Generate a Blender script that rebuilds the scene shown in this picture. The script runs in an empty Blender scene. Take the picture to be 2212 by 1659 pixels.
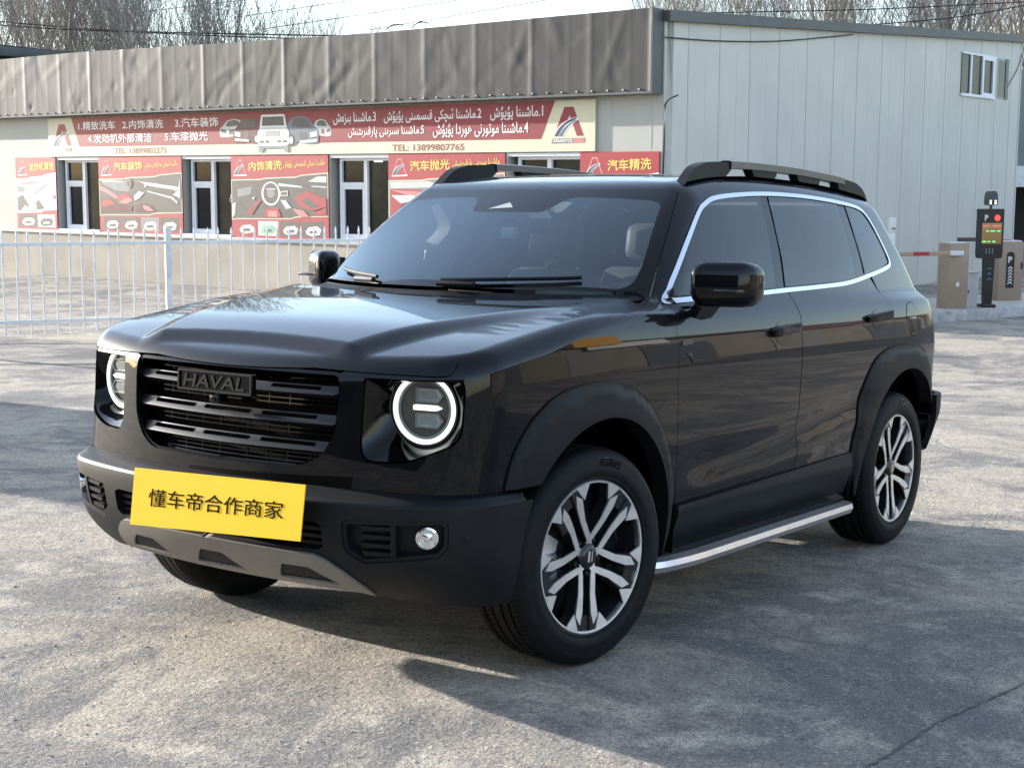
import bpy, bmesh, math, random
import numpy as np
from mathutils import Matrix, Vector
from mathutils.geometry import delaunay_2d_cdt

scene = bpy.context.scene
col = scene.collection
rng = random.Random(7)

# ---------------------------------------------------------------- camera, sky, sun, exposure
def basis(yaw, pitch, roll):
    d = np.array([math.cos(yaw)*math.cos(pitch), math.sin(yaw)*math.cos(pitch), -math.sin(pitch)])
    r = np.cross(d, [0, 0, 1]); r /= np.linalg.norm(r); u = np.cross(r, d)
    return np.array([r*math.cos(roll)+u*math.sin(roll), -r*math.sin(roll)+u*math.cos(roll), d])
CAM = np.array([-4.2328, -3.5245, 1.4159])
BW = basis(.6132, .135, .004)                 # camera axes against the level world
BC = basis(.6132, .0938, .0228)               # camera axes against the car, which stands on a slightly sloping yard
MC = BW.T @ BC                                # car frame -> world
cd = bpy.data.cameras.new('camera'); cam = bpy.data.objects.new('camera', cd); col.objects.link(cam)
cd.sensor_width = 36; cd.lens = 36*3248.2/2212; cd.clip_start = .05; cd.clip_end = 2000
cm = Matrix.Identity(4)
for i in range(3):
    cm[i][0] = BW[0][i]; cm[i][1] = BW[1][i]; cm[i][2] = -BW[2][i]; cm[i][3] = CAM[i]
cam.matrix_world = cm
scene.camera = cam

SUNV = MC @ np.array([-.42, 4.2, 1.0]); SUNV /= np.linalg.norm(SUNV)
SUN_EL = math.asin(SUNV[2]); SUN_AZ = math.atan2(SUNV[0], SUNV[1])     # azimuth from +Y towards +X
world = bpy.data.worlds.new('World'); scene.world = world; world.use_nodes = True
wn = world.node_tree.nodes; wl = world.node_tree.links
sky = wn.new('ShaderNodeTexSky'); sky.sky_type = 'NISHITA'; sky.sun_disc = False
sky.sun_elevation = SUN_EL; sky.sun_rotation = SUN_AZ
sky.air_density = 1.0; sky.dust_density = 1.5; sky.ozone_density = 1.5; sky.altitude = 900
veil = wn.new('ShaderNodeMixRGB'); veil.blend_type = 'ADD'; veil.inputs[0].default_value = 1; veil.inputs[2].default_value = (.78, .78, .78, 1)      # thin high haze all over the sky
wl.new(sky.outputs[0], veil.inputs[1]); wl.new(veil.outputs[0], wn['Background'].inputs[0]); wn['Background'].inputs[1].default_value = .15
sl = bpy.data.lights.new('sun', 'SUN'); sl.energy = 5.0; sl.angle = math.radians(.6); sl.color = (1, .94, .865)
sun = bpy.data.objects.new('sun', sl); col.objects.link(sun)
sun.rotation_euler = Vector(SUNV).to_track_quat('Z', 'Y').to_euler()
scene.view_settings.view_transform = 'Standard'; scene.view_settings.look = 'None'
scene.view_settings.exposure = 1.45; scene.view_settings.gamma = 1
scene.cycles.max_bounces = 8; scene.cycles.transparent_max_bounces = 12
scene.cycles.caustics_reflective = False; scene.cycles.caustics_refractive = False
# ---------------------------------------------------------------- materials
def srgb(r, g, b):
    f = lambda c: (c/255/12.92 if c/255 <= .04045 else ((c/255+.055)/1.055)**2.4)
    return (f(r), f(g), f(b))
def pbr(name, color, rough=.5, metal=0., spec=.5, coat=0., coat_rough=.03, coat_ior=1.5, vary=.12, scale=6., bump=0., bscale=40., dirt=None, dirt_amt=.4, emit=None, estr=0., trans=0., alpha=1.):
    m = bpy.data.materials.new(name); m.use_nodes = True
    nt = m.node_tree; n = nt.nodes; l = nt.links; b = n['Principled BSDF']
    tc = n.new('ShaderNodeTexCoord')
    ns = n.new('ShaderNodeTexNoise'); ns.inputs['Scale'].default_value = scale; ns.inputs['Detail'].default_value = 6
    l.new(tc.outputs['Object'], ns.inputs['Vector'])
    rp = n.new('ShaderNodeValToRGB'); rp.color_ramp.elements[0].position = .3; rp.color_ramp.elements[1].position = .7
    c0 = [c*(1-vary) for c in color]; c1 = [min(1, c*(1+vary)) for c in color]
    rp.color_ramp.elements[0].color = (*c0, 1); rp.color_ramp.elements[1].color = (*c1, 1)
    l.new(ns.outputs['Fac'], rp.inputs['Fac'])
    out = rp.outputs['Color']
    if dirt:
        n2 = n.new('ShaderNodeTexNoise'); n2.inputs['Scale'].default_value = scale*.35; n2.inputs['Detail'].default_value = 9; n2.inputs['Roughness'].default_value = .68
        l.new(tc.outputs['Object'], n2.inputs['Vector'])
        r2 = n.new('ShaderNodeValToRGB'); r2.color_ramp.elements[0].position = .5; r2.color_ramp.elements[1].position = .72
        r2.color_ramp.elements[1].color = (dirt_amt,)*3+(1,)
        l.new(n2.outputs['Fac'], r2.inputs['Fac'])
        mx = n.new('ShaderNodeMixRGB'); l.new(r2.outputs['Color'], mx.inputs['Fac']); l.new(out, mx.inputs[1]); mx.inputs[2].default_value = (*dirt, 1)
        out = mx.outputs[0]
    l.new(out, b.inputs['Base Color'])
    b.inputs['Roughness'].default_value = rough; b.inputs['Metallic'].default_value = metal
    b.inputs['Specular IOR Level'].default_value = spec
    b.inputs['Coat Weight'].default_value = coat; b.inputs['Coat Roughness'].default_value = coat_rough; b.inputs['Coat IOR'].default_value = coat_ior
    b.inputs['Alpha'].default_value = alpha; b.inputs['Transmission Weight'].default_value = trans
    if emit: b.inputs['Emission Color'].default_value = (*emit, 1); b.inputs['Emission Strength'].default_value = estr
    if bump:
        n3 = n.new('ShaderNodeTexNoise'); n3.inputs['Scale'].default_value = bscale; n3.inputs['Detail'].default_value = 5
        l.new(tc.outputs['Object'], n3.inputs['Vector'])
        bp = n.new('ShaderNodeBump'); bp.inputs['Strength'].default_value = bump; bp.inputs['Distance'].default_value = .01
        l.new(n3.outputs['Fac'], bp.inputs['Height']); l.new(bp.outputs['Normal'], b.inputs['Normal'])
    return m
def glass_mat(name, tint, refl=(1, 1, 1), rough=.0, ior=1.5):
    m = bpy.data.materials.new(name); m.use_nodes = True
    nt = m.node_tree; n = nt.nodes; l = nt.links; n.clear()
    o = n.new('ShaderNodeOutputMaterial'); mx = n.new('ShaderNodeMixShader'); f = n.new('ShaderNodeFresnel'); f.inputs[0].default_value = ior
    ns = n.new('ShaderNodeTexNoise'); ns.inputs['Scale'].default_value = 3
    tc = n.new('ShaderNodeTexCoord'); l.new(tc.outputs['Object'], ns.inputs['Vector'])
    hs = n.new('ShaderNodeMixRGB'); l.new(ns.outputs['Fac'], hs.inputs[0]); hs.inputs[1].default_value = (*[t*.92 for t in tint], 1); hs.inputs[2].default_value = (*tint, 1)
    t = n.new('ShaderNodeBsdfTransparent'); l.new(hs.outputs[0], t.inputs[0])
    g = n.new('ShaderNodeBsdfGlossy'); g.inputs[0].default_value = (*refl, 1); g.inputs[1].default_value = rough
    l.new(f.outputs[0], mx.inputs[0]); l.new(t.outputs[0], mx.inputs[1]); l.new(g.outputs[0], mx.inputs[2]); l.new(mx.outputs[0], o.inputs[0])
    return m
# ---------------------------------------------------------------- meshes
def tag(o, label=None, cat=None, group=None, kind=None):
    if label: o['label'] = label
    if cat: o['category'] = cat
    if group: o['group'] = group
    if kind: o['kind'] = kind
    return o
def empty(name, loc=(0, 0, 0), rot=None, parent=None):
    o = bpy.data.objects.new(name, None); col.objects.link(o); o.empty_display_size = .2
    if parent: o.parent = parent
    if isinstance(loc, Matrix): o.matrix_local = loc
    else:
        o.location = loc
        if rot: o.rotation_euler = rot
    return o
def mk(name, verts, faces, mat, parent=None, normals=None, angle=None, mats=None, fm=None):
    me = bpy.data.meshes.new(name)
    me.from_pydata([tuple(map(float, v)) for v in verts], [], [tuple(map(int, f)) for f in faces])
    if mats:
        for x in mats: me.materials.append(x)
        me.polygons.foreach_set('material_index', fm)
    else: me.materials.append(mat)
    if normals is not None or angle is not None:
        me.polygons.foreach_set('use_smooth', [True]*len(me.polygons))
    if angle is not None:
        bm = bmesh.new(); bm.from_mesh(me)
        for e in bm.edges:
            e.smooth = len(e.link_faces) == 2 and e.calc_face_angle(9) < math.radians(angle)
        bm.to_mesh(me); bm.free()
    me.update()
    if normals is not None:
        me.normals_split_custom_set_from_vertices([tuple(map(float, v)) for v in normals])
    o = bpy.data.objects.new(name, me); col.objects.link(o)
    if parent: o.parent = parent
    return o
class MB:
    """collects boxes, tubes, prisms into ONE mesh"""
    def __init__(s): s.v = []; s.f = []
    def add(s, vs, fs):
        k = len(s.v); s.v += [tuple(map(float, v)) for v in vs]; s.f += [tuple(i+k for i in f) for f in fs]; return s
    def box(s, a, b, bev=0.):
        x0, y0, z0 = (min(a[i], b[i]) for i in range(3)); x1, y1, z1 = (max(a[i], b[i]) for i in range(3))
        if bev <= 0:
            return s.add([(x0, y0, z0), (x1, y0, z0), (x1, y1, z0), (x0, y1, z0), (x0, y0, z1), (x1, y0, z1), (x1, y1, z1), (x0, y1, z1)],
                         [(0, 3, 2, 1), (4, 5, 6, 7), (0, 1, 5, 4), (1, 2, 6, 5), (2, 3, 7, 6), (3, 0, 4, 7)])
        bm = bmesh.new(); bmesh.ops.create_cube(bm, size=1)
        for v in bm.verts: v.co = Vector(((v.co.x+.5)*(x1-x0)+x0, (v.co.y+.5)*(y1-y0)+y0, (v.co.z+.5)*(z1-z0)+z0))
        bmesh.ops.bevel(bm, geom=bm.edges[:], offset=bev, segments=2, affect='EDGES', profile=.5)
        bm.verts.index_update(); s.add([v.co for v in bm.verts], [[v.index for v in f.verts] for f in bm.faces]); bm.free(); return s
    def tube(s, pts, r, n=8, cap=True):
        pts = [Vector(p) for p in pts]; rs = r if isinstance(r, (list, tuple)) else [r]*len(pts)
        k = len(s.v); up = None
        for i, p in enumerate(pts):
            t = (pts[min(i+1, len(pts)-1)]-pts[max(i-1, 0)]).normalized()
            if up is None:
                up = Vector((0, 0, 1)) if abs(t.z) < .9 else Vector((1, 0, 0))
            x = up.cross(t).normalized(); up = t.cross(x).normalized()
            for j in range(n):
                a = 2*math.pi*j/n; s.v.append(tuple(p+(x*math.cos(a)+up*math.sin(a))*rs[i]))
        for i in range(len(pts)-1):
            for j in range(n):
                a = k+i*n+j; b = k+i*n+(j+1) % n; s.f.append((a, b, b+n, a+n))
        if cap:
            s.f.append(tuple(k+j for j in reversed(range(n)))); e = k+(len(pts)-1)*n; s.f.append(tuple(e+j for j in range(n)))
        return s
    def lathe(s, prof, axis='y', c=(0, 0, 0), n=32, close=False):
        """prof: (radius, along)"""
        k = len(s.v); m = len(prof)
        for r, h in prof:
            for j in range(n):
                a = 2*math.pi*j/n; p, q = r*math.cos(a), r*math.sin(a)
                v = {'y': (p, h, q), 'z': (p, q, h), 'x': (h, p, q)}[axis]
                s.v.append(tuple(v[i]+c[i] for i in range(3)))
        for i in range(m-1 if not close else m):
            for j in range(n):
                a = k+i*n+j; b = k+i*n+(j+1) % n; i2 = (i+1) % m; s.f.append((a, k+i2*n+j, k+i2*n+(j+1) % n, b))
        return s
    def prism(s, poly, h0, h1, f):
        """poly in 2-D, f(a, b, h) -> 3-D"""
        t = tri(poly, []); n = len(poly); k = len(s.v)
        for h in (h0, h1): s.v += [tuple(map(float, f(a, b, h))) for a, b in poly]
        for a, b, c in t: s.f += [(k+c, k+b, k+a), (k+n+a, k+n+b, k+n+c)]
        for i in range(n):
            j = (i+1) % n; s.f.append((k+i, k+j, k+n+j, k+n+i))
        return s
    def build(s, name, mat, parent=None, angle=35):
        return mk(name, s.v, s.f, mat, parent, angle=angle)
def area2(p): return sum(p[i][0]*p[(i+1) % len(p)][1]-p[(i+1) % len(p)][0]*p[i][1] for i in range(len(p)))
def inpoly(P, poly):
    x, y = P[:, 0], P[:, 1]; r = np.zeros(len(P), bool); n = len(poly)
    for i in range(n):
        x0, y0 = poly[i]; x1, y1 = poly[(i+1) % n]
        if y0 == y1: continue
        c = ((y0 > y) != (y1 > y)) & (x < (x1-x0)*(y-y0)/(y1-y0)+x0); r ^= c
    return r
def dist_seg(P, poly):
    d = np.full(len(P), 9.)
    for i in range(len(poly)):
        a = np.array(poly[i]); b = np.array(poly[(i+1) % len(poly)]); ab = b-a; L = ab@ab
        t = np.clip(((P-a)@ab)/max(L, 1e-12), 0, 1); d = np.minimum(d, np.linalg.norm(P-(a+t[:, None]*ab), axis=1))
    return d
def tri(outer, holes, inner=None):
    """triangles of a polygon with holes; indices into outer+holes+inner"""
    pts = list(outer); edges = [(i, (i+1) % len(outer)) for i in range(len(outer))]
    for h in holes:
        k = len(pts); pts += list(h); edges += [(k+i, k+(i+1) % len(h)) for i in range(len(h))]
    if inner is not None: pts += list(inner)
    vo, eo, fo, ov, oe, of = delaunay_2d_cdt([Vector((float(a), float(b))) for a, b in pts], edges, [], 0, 1e-7)
    mp = [o[0] if o else None for o in ov]
    F = []; cen = []
    for f in fo:
        g = [mp[i] for i in f]
        if None in g or len(set(g)) < 3: continue
        q = [pts[i] for i in g]
        if area2(q) < 0: g = g[::-1]
        F.append(tuple(g)); cen.append([sum(p[0] for p in q)/3, sum(p[1] for p in q)/3])
    if not F: return []
    cen = np.array(cen); ok = inpoly(cen, outer)
    for h in holes: ok &= ~inpoly(cen, h)
    return [f for f, k in zip(F, ok) if k]
def dens(poly, d, closed=True):
    o = []; n = len(poly)
    for i in range(n if closed else n-1):
        a = np.array(poly[i], float); b = np.array(poly[(i+1) % n], float); m = max(1, int(math.ceil(np.linalg.norm(b-a)/d)))
        o += [tuple(a+(b-a)*k/m) for k in range(m)]
    if not closed: o.append(tuple(poly[-1]))
    return o
def rnd(poly, r, n=5):
    """round the corners of a closed polygon; r a number or one per corner"""
    o = []; N = len(poly); rs = r if isinstance(r, (list, tuple)) else [r]*N
    for i in range(N):
        p = np.array(poly[i], float); a = np.array(poly[i-1], float)-p; b = np.array(poly[(i+1) % N], float)-p
        la, lb = np.linalg.norm(a), np.linalg.norm(b); d = min(rs[i], la*.48, lb*.48)
        if d < 1e-5: o.append(tuple(p)); continue
        A = p+a/la*d; B = p+b/lb*d
        for k in range(n+1):
            t = k/n; o.append(tuple((1-t)**2*A+2*t*(1-t)*p+t*t*B))
    return o
def crv(pts, n=6, closed=False):
    """Catmull-Rom through points"""
    P = [np.array(p, float) for p in pts]; N = len(P); o = []
    for i in range(N if closed else N-1):
        g = lambda k: P[k % N] if closed else P[min(max(k, 0), N-1)]
        a, b, c, d = g(i-1), g(i), g(i+1), g(i+2)
        for k in range(n):
            t = k/n; o.append(tuple(.5*((2*b)+(c-a)*t+(2*a-5*b+4*c-d)*t*t+(3*b-a-3*c+d)*t**3)))
    if not closed: o.append(tuple(P[-1]))
    return o
def lerp_on(line, x, key=0):
    xs = [p[key] for p in line]; ys = [p[1-key] for p in line]
    if xs[0] > xs[-1]: xs = xs[::-1]; ys = ys[::-1]
    return float(np.interp(x, xs, ys))
# ---------------------------------------------------------------- lettering
FORMS = {'ا': (0xFE8D, 1), 'د': (0xFEA9, 1), 'ر': (0xFEAD, 1), 'ز': (0xFEAF, 1), 'و': (0xFEED, 1), 'ۇ': (0xFBD7, 1), 'ە': (0xFEE9, 1),
         'م': (0xFEE1, 2), 'ش': (0xFEB5, 2), 'ن': (0xFEE5, 2), 'ي': (0xFEF1, 2), 'چ': (0xFB7A, 2), 'ق': (0xFED5, 2), 'س': (0xFEB1, 2),
         'پ': (0xFB56, 2), 'ت': (0xFE95, 2), 'ب': (0xFE8F, 2), 'ك': (0xFED9, 2), 'ئ': (0xFE89, 2), 'ھ': (0xFBAA, 2), 'ل': (0xFEDD, 2), 'ى': (0xFEEF, 3)}
def shape_rtl(s):
    """Arabic-script text -> joined letter forms in visual order (digits and dots kept)"""
    out = []
    for i, c in enumerate(s):
        if c not in FORMS: out.append(c); continue
        base, t = FORMS[c]
        pv = i > 0 and s[i-1] in FORMS and FORMS[s[i-1]][1] >= 2
        nx = i+1 < len(s) and s[i+1] in FORMS and t >= 2
        if t == 1: out.append(chr(base+(1 if pv else 0)))
        elif t == 3:                                   # alef maksura: joining forms live elsewhere
            out.append(chr({(0, 0): 0xFEEF, (1, 0): 0xFEF0, (0, 1): 0xFBE8, (1, 1): 0xFBE9}[(int(pv), int(nx))]))
        else: out.append(chr(base+{(0, 0): 0, (1, 0): 1, (0, 1): 2, (1, 1): 3}[(int(pv), int(nx))]))
    return ''.join(reversed(out))
def glyphs(body, bold=0., res=2):
    c = bpy.data.curves.new('lettering', 'FONT'); c.body = body; c.resolution_u = res; c.offset = bold
    o = bpy.data.objects.new('lettering', c); col.objects.link(o)
    dg = bpy.context.evaluated_depsgraph_get(); dg.update()
    me = bpy.data.meshes.new_from_object(o.evaluated_get(dg))
    V = np.array([tuple(v.co) for v in me.vertices]); F = [tuple(p.vertices) for p in me.polygons]
    bpy.data.objects.remove(o); bpy.data.curves.remove(c); bpy.data.meshes.remove(me)
    return V, F
def text2d(body, x0, x1, y0, y1, bold=0., slant=0., rtl=False, xd=1):
    """glyph mesh fitted into a rectangle: 2-D verts and faces"""
    V, F = glyphs(shape_rtl(body) if rtl else body, bold)
    lo, hi = V.min(0), V.max(0)
    X = x0+(V[:, 0]-lo[0])/(hi[0]-lo[0])*(x1-x0); Y = y0+(V[:, 1]-lo[1])/(hi[1]-lo[1])*(y1-y0)
    return np.stack([X+slant*(Y-y0), Y], 1), F
# ---------------------------------------------------------------- car body surface (car frame: x to the rear, y to the car's right, z up)
def spl(xs, ys):
    """natural cubic spline with linear ends"""
    xs = np.array(xs, float); ys = np.array(ys, float); n = len(xs)
    h = np.diff(xs); A = np.zeros((n, n)); b = np.zeros(n); A[0, 0] = A[-1, -1] = 1
    for i in range(1, n-1):
        A[i, i-1] = h[i-1]; A[i, i] = 2*(h[i-1]+h[i]); A[i, i+1] = h[i]
        b[i] = 6*((ys[i+1]-ys[i])/h[i]-(ys[i]-ys[i-1])/h[i-1])
    m = np.linalg.solve(A, b)
    def f(x):
        x = np.asarray(x, float); xc = np.clip(x, xs[0], xs[-1])
        i = np.clip(np.searchsorted(xs, xc)-1, 0, n-2)
        a = xs[i+1]-xc; c = xc-xs[i]; hh = h[i]
        y = m[i]*a**3/(6*hh)+m[i+1]*c**3/(6*hh)+(ys[i]/hh-m[i]*hh/6)*a+(ys[i+1]/hh-m[i+1]*hh/6)*c
        s0 = (ys[1]-ys[0])/h[0]-h[0]*(2*m[0]+m[1])/6
        s1 = (ys[-1]-ys[-2])/h[-1]+h[-1]*(2*m[-1]+m[-2])/6
        return y+np.where(x < xs[0], (x-xs[0])*s0, 0)+np.where(x > xs[-1], (x-xs[-1])*s1, 0)
    return f
def sstep(a, b, x):
    t = np.clip((x-a)/(b-a), 0, 1); return t*t*(3-2*t)
def smax(a, b, r):
    return np.where((a > -r) & (b > -r), np.sqrt(np.maximum(a+r, 0)**2+np.maximum(b+r, 0)**2)-r, np.maximum(a, b))
def soft(a, b, k):
    """smooth maximum, quadratic"""
    h = np.clip(.5+.5*(a-b)/k, 0, 1); return b*(1-h)+a*h+k*h*(1-h)
SZ = spl([.20, .30, .42, .55, .70, .85, .97, 1.06, 1.14, 1.20], [.845, .868, .888, .903, .914, .921, .923, .916, .900, .878])
GZ = spl([1.16, 1.24, 1.35, 1.5, 1.62, 1.75], [.882, .853, .815, .750, .692, .622])
def S(x, z):
    low = SZ(np.minimum(z, 1.22)); hi = GZ(np.maximum(z, 1.10))
    hi = hi-.045*np.maximum(0, (1.3-x)/.9)**2-.058*np.maximum(0, (x-1.9)/1.3)**2
    low = low-.045*np.maximum(0, (.15-x)/.9)**2-.055*np.maximum(0, (x-2.75)/.8)**2
    w = sstep(1.17, 1.235, z)
    s = low*(1-w)+hi*w
    zc = .50+.055*(x-.6)+.05*sstep(1.2, 2.3, x)
    win = sstep(.5, .8, x)*(1-sstep(2.1, 2.45, x))
    return s-.012*win*np.exp(-((z-zc-.10)/.055)**2)+.006*win*np.exp(-((z-zc)/.04)**2)
HC = spl([-.90, -.85, -.80, -.75, -.70, -.64, -.53, -.36, -.09, .15, .36, .7], [.975, 1.005, 1.033, 1.055, 1.070, 1.086, 1.112, 1.141, 1.183, 1.212, 1.236, 1.25])
def hood(x, y):
    Y = np.abs(y)
    yc = .50+.34*(x+.62); yc = np.clip(yc, .44, .82)
    p = (.030-.024*sstep(-.60, .25, x))*(1-sstep(-.06, .06, Y-yc))*sstep(-.735, -.675, x+.03*(Y/.45)**2)
    return HC(x)-.010*(Y/.75)**2-.05*np.maximum(0, Y-.72)**1.5+p
def wshield(x, y):
    q = (np.abs(y)/.75)**2
    xb = .20+.27*q; xt = .945+.045*q; zt = 1.668-.028*q
    t = (x-xb)/(xt-xb)
    return 1.235+(zt-1.235)*t+.018*t*(1-t)*4*.5
RZ = spl([.7, .9, 1.1, 1.4, 1.8, 2.2, 2.6, 3.0, 3.3, 3.6], [1.620, 1.656, 1.690, 1.721, 1.732, 1.729, 1.713, 1.679, 1.638, 1.585])
def roof(x, y): return RZ(x)-.011*(np.abs(y)/.66)**2
def T(x, y):
    up = -soft(-wshield(x, y), -roof(x, y), .02)
    return np.where(x < .9, np.maximum(hood(x, y), up), up)
def Ff(y, z):
    Y = np.abs(y)
    return -.852+.15*(Y/.85)**2+.055*(z-.70)
def Rr(y, z):
    Y = np.abs(y)
    lo = 3.48-.12*(Y/.8)**2-.10*np.maximum(0, z-.95)
    hi = 3.44-.12*(Y/.8)**2-.62*(z-1.18)
    return -soft(-lo, -hi, .06)
def g_side(x, y, z):
    Y = np.abs(y)
    a = smax(Y-S(x, z), Ff(y, z)-x, .14)
    return smax(a, (x-Rr(y, z))*.9, .16)
def g_top(x, y, z):
    return (z-T(x, y))
def g_body(x, y, z):
    r = .060-.022*sstep(-.45, .10, x)+.042*sstep(.28, .55, x)-.015*sstep(1.0, 1.4, x)
    return smax(g_side(x, y, z), g_top(x, y, z)*.93, r)
# bumper (dark plastic) in front and rear share the plan with the body but stand proud of it
BX = spl([.20, .27, .34, .42, .50, .58, .62, .66], [-.62, -.715, -.812, -.885, -.917, -.929, -.930, -.925])
def g_bump(x, y, z):
    Y = np.abs(y)
    f = BX(z)+.14*(Y/.85)**2+.02*(Y/.85)**6
    return smax(smax(Y-(.938-.045*np.maximum(0, (.15-x)/.9)**2-.22*np.maximum(0, .42-z)), f-x, .17), (x-(3.54-.11*(Y/.85)**2-1.0*np.maximum(0, .61-z)))*.75, .18)
XP, YP, XQ, RF = -.40, -.45, 3.05, .5
UC = XP-RF*math.pi/2; UM = UC-.45          # u at the fan's end, u at the centre line
VC = XQ+RF*math.pi/2; VM = VC+.45
def u_ray(u):
    u = np.asarray(u, float)
    th = np.where(u < XP, np.clip((XP-u)/RF, 0, math.pi/2), np.clip((u-XQ)/RF, 0, math.pi/2))
    sg = np.where(u < XP, -1., 1.)
    ox = np.clip(u, XP, XQ)
    oy = np.where(u < UC, YP+(UC-u), np.where(u > VC, YP+(u-VC), np.where((u < XP) | (u > XQ), YP, 0.)))
    dx = np.where((u < XP) | (u > XQ), sg*np.sin(th), 0.); dy = np.where(u < UC, 0., np.where(u > VC, 0., -np.cos(th)))
    return ox, oy, dx, dy
def xyz_u(x, y):
    if x >= XP and x <= XQ: return x
    if x < XP: return XP-RF*math.atan2(XP-x, YP-y) if y < YP else UC-(y-YP)
    return XQ+RF*math.atan2(x-XQ, YP-y) if y < YP else VC+(y-YP)
def P_uz(u, z, g=None, off=0.):
    g = g or g_body
    u = np.asarray(u, float); z = np.asarray(z, float)+0*u
    ox, oy, dx, dy = u_ray(u)
    a = np.zeros_like(u); b = np.full_like(u, 1.3)
    for _ in range(34):
        m = .5*(a+b); ins = g(ox+m*dx, oy+m*dy, z) < off
        a = np.where(ins, m, a); b = np.where(ins, b, m)
    return np.stack([ox+a*dx, oy+a*dy, z], -1)
def P_xy(x, y, g=None, off=0.):
    g = g or g_body
    x = np.asarray(x, float); y = np.asarray(y, float)+0*x
    a = np.full_like(x, .6); b = np.full_like(x, 1.9)
    for _ in range(34):
        m = .5*(a+b); ins = g(x, y, m) < off
        a = np.where(ins, m, a); b = np.where(ins, b, m)
    return np.stack([x, y, a], -1)
def grad(g, P, e=.0015):
    x, y, z = P[..., 0], P[..., 1], P[..., 2]
    G = np.stack([g(x+e, y, z)-g(x-e, y, z), g(x, y+e, z)-g(x, y-e, z), g(x, y, z+e)-g(x, y, z-e)], -1)
    return G/np.maximum(np.linalg.norm(G, axis=-1, keepdims=True), 1e-9)
def ridge_z(u):
    """height at which the side skin hands over to the top skin, for each u"""
    u = np.asarray(u, float)
    a = np.full_like(u, .9); b = np.full_like(u, 1.85)
    for _ in range(26):
        m = .5*(a+b); P = P_uz(u, m)
        s = g_side(P[..., 0], P[..., 1], P[..., 2]) > g_top(P[..., 0], P[..., 1], P[..., 2])*.93
        a = np.where(s, m, a); b = np.where(s, b, m)
    return .5*(a+b)
# ---------------------------------------------------------------- the yard
NC = MC @ np.array([0, 0, 1.]); CO0 = MC @ (-CAM)+CAM
def ground_z(x, y):
    p = CO0[2]-(NC[0]*(np.asarray(x, float)-CO0[0])+NC[1]*(np.asarray(y, float)-CO0[1]))/NC[2]
    z = soft(p, -.80+0*p, .12); return -soft(-z, -.35+0*z, .3)
def ground_mat():
    m = bpy.data.materials.new('worn_concrete'); m.use_nodes = True
    nt = m.node_tree; n = nt.nodes; l = nt.links; b = n['Principled BSDF']
    tc = n.new('ShaderNodeTexCoord')
    def noise(sc, det=6, ro=.6, dist=0., vec=None, w=0.):
        q = n.new('ShaderNodeTexNoise'); q.inputs['Scale'].default_value = sc; q.inputs['Detail'].default_value = det; q.inputs['Roughness'].default_value = ro; q.inputs['Distortion'].default_value = dist
        if w: q.noise_dimensions = '4D'; q.inputs['W'].default_value = w
        l.new(vec or tc.outputs['Object'], q.inputs['Vector']); return q.outputs['Fac']
    def ramp(f, a, b_, c0=(0, 0, 0), c1=(1, 1, 1)):
        r = n.new('ShaderNodeValToRGB'); r.color_ramp.elements[0].position = a; r.color_ramp.elements[1].position = b_
        r.color_ramp.elements[0].color = (*c0, 1); r.color_ramp.elements[1].color = (*c1, 1); l.new(f, r.inputs[0]); return r.outputs[0]
    def mix(f, a, b_, bl='MIX'):
        x = n.new('ShaderNodeMixRGB'); x.blend_type = bl
        for s, v in ((0, f), (1, a), (2, b_)):
            if isinstance(v, (int, float)): x.inputs[s].default_value = v
            elif isinstance(v, tuple): x.inputs[s].default_value = (*v, 1)
            else: l.new(v, x.inputs[s])
        return x.outputs[0]
    base = mix(ramp(noise(.75, 10, .72, .5), .43, .56), (.205, .195, .182), (.43, .378, .305))                  # grey wear / tan dust
    base = mix(ramp(noise(2.3, 9, .75, .3), .50, .64), base, (.52, .465, .38))                             # pale dusty spots
    base = mix(ramp(noise(.42, 10, .74, .8), .52, .60), base, (.178, .172, .164))                          # blue-grey patches
    base = mix(ramp(noise(8, 8, .8), .45, .68), base, mix(.35, base, (.14, .13, .12)))
    base = mix(ramp(noise(52, 4, .7, .6), .52, .66), base, mix(.62, base, (.07, .067, .063)))            # dark chips
    base = mix(ramp(noise(60, 4, .7, .6, None, 5.), .56, .68), base, mix(.55, base, (.70, .65, .56)))       # pale grit
    base = mix(1., base, ramp(noise(120, 4, .8), .32, .68, (.45, .45, .45), (1.55, 1.55, 1.55)), 'MULTIPLY')
    # cracks
    wv = n.new('ShaderNodeVectorMath'); wv.operation = 'ADD'
    wn_ = n.new('ShaderNodeTexNoise'); wn_.inputs['Scale'].default_value = 1.6; wn_.inputs['Detail'].default_value = 6; l.new(tc.outputs['Object'], wn_.inputs['Vector'])
    l.new(tc.outputs['Object'], wv.inputs[0]); l.new(wn_.outputs['Color'], wv.inputs[1])
    vo = n.new('ShaderNodeTexVoronoi'); vo.feature = 'DISTANCE_TO_EDGE'; vo.inputs['Scale'].default_value = .17; l.new(wv.outputs[0], vo.inputs['Vector'])
    ck = ramp(vo.outputs['Distance'], .0012, .0045); base = mix(ck, mix(.35, base, (.11, .105, .10)), base)
    l.new(base, b.inputs['Base Color']); b.inputs['Roughness'].default_value = .88; b.inputs['Specular IOR Level'].default_value = .25
    hgt = mix(.4, noise(36, 3, .6, .6), noise(95, 4, .8)); hgt = mix(ck, mix(1., hgt, (.25, .25, .25), 'MULTIPLY'), hgt)
    bp = n.new('ShaderNodeBump'); bp.inputs['Strength'].default_value = .8; bp.inputs['Distance'].default_value = .022; l.new(hgt, bp.inputs['Height']); l.new(bp.outputs[0], b.inputs['Normal'])
    return m
M_ground = ground_mat()
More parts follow.
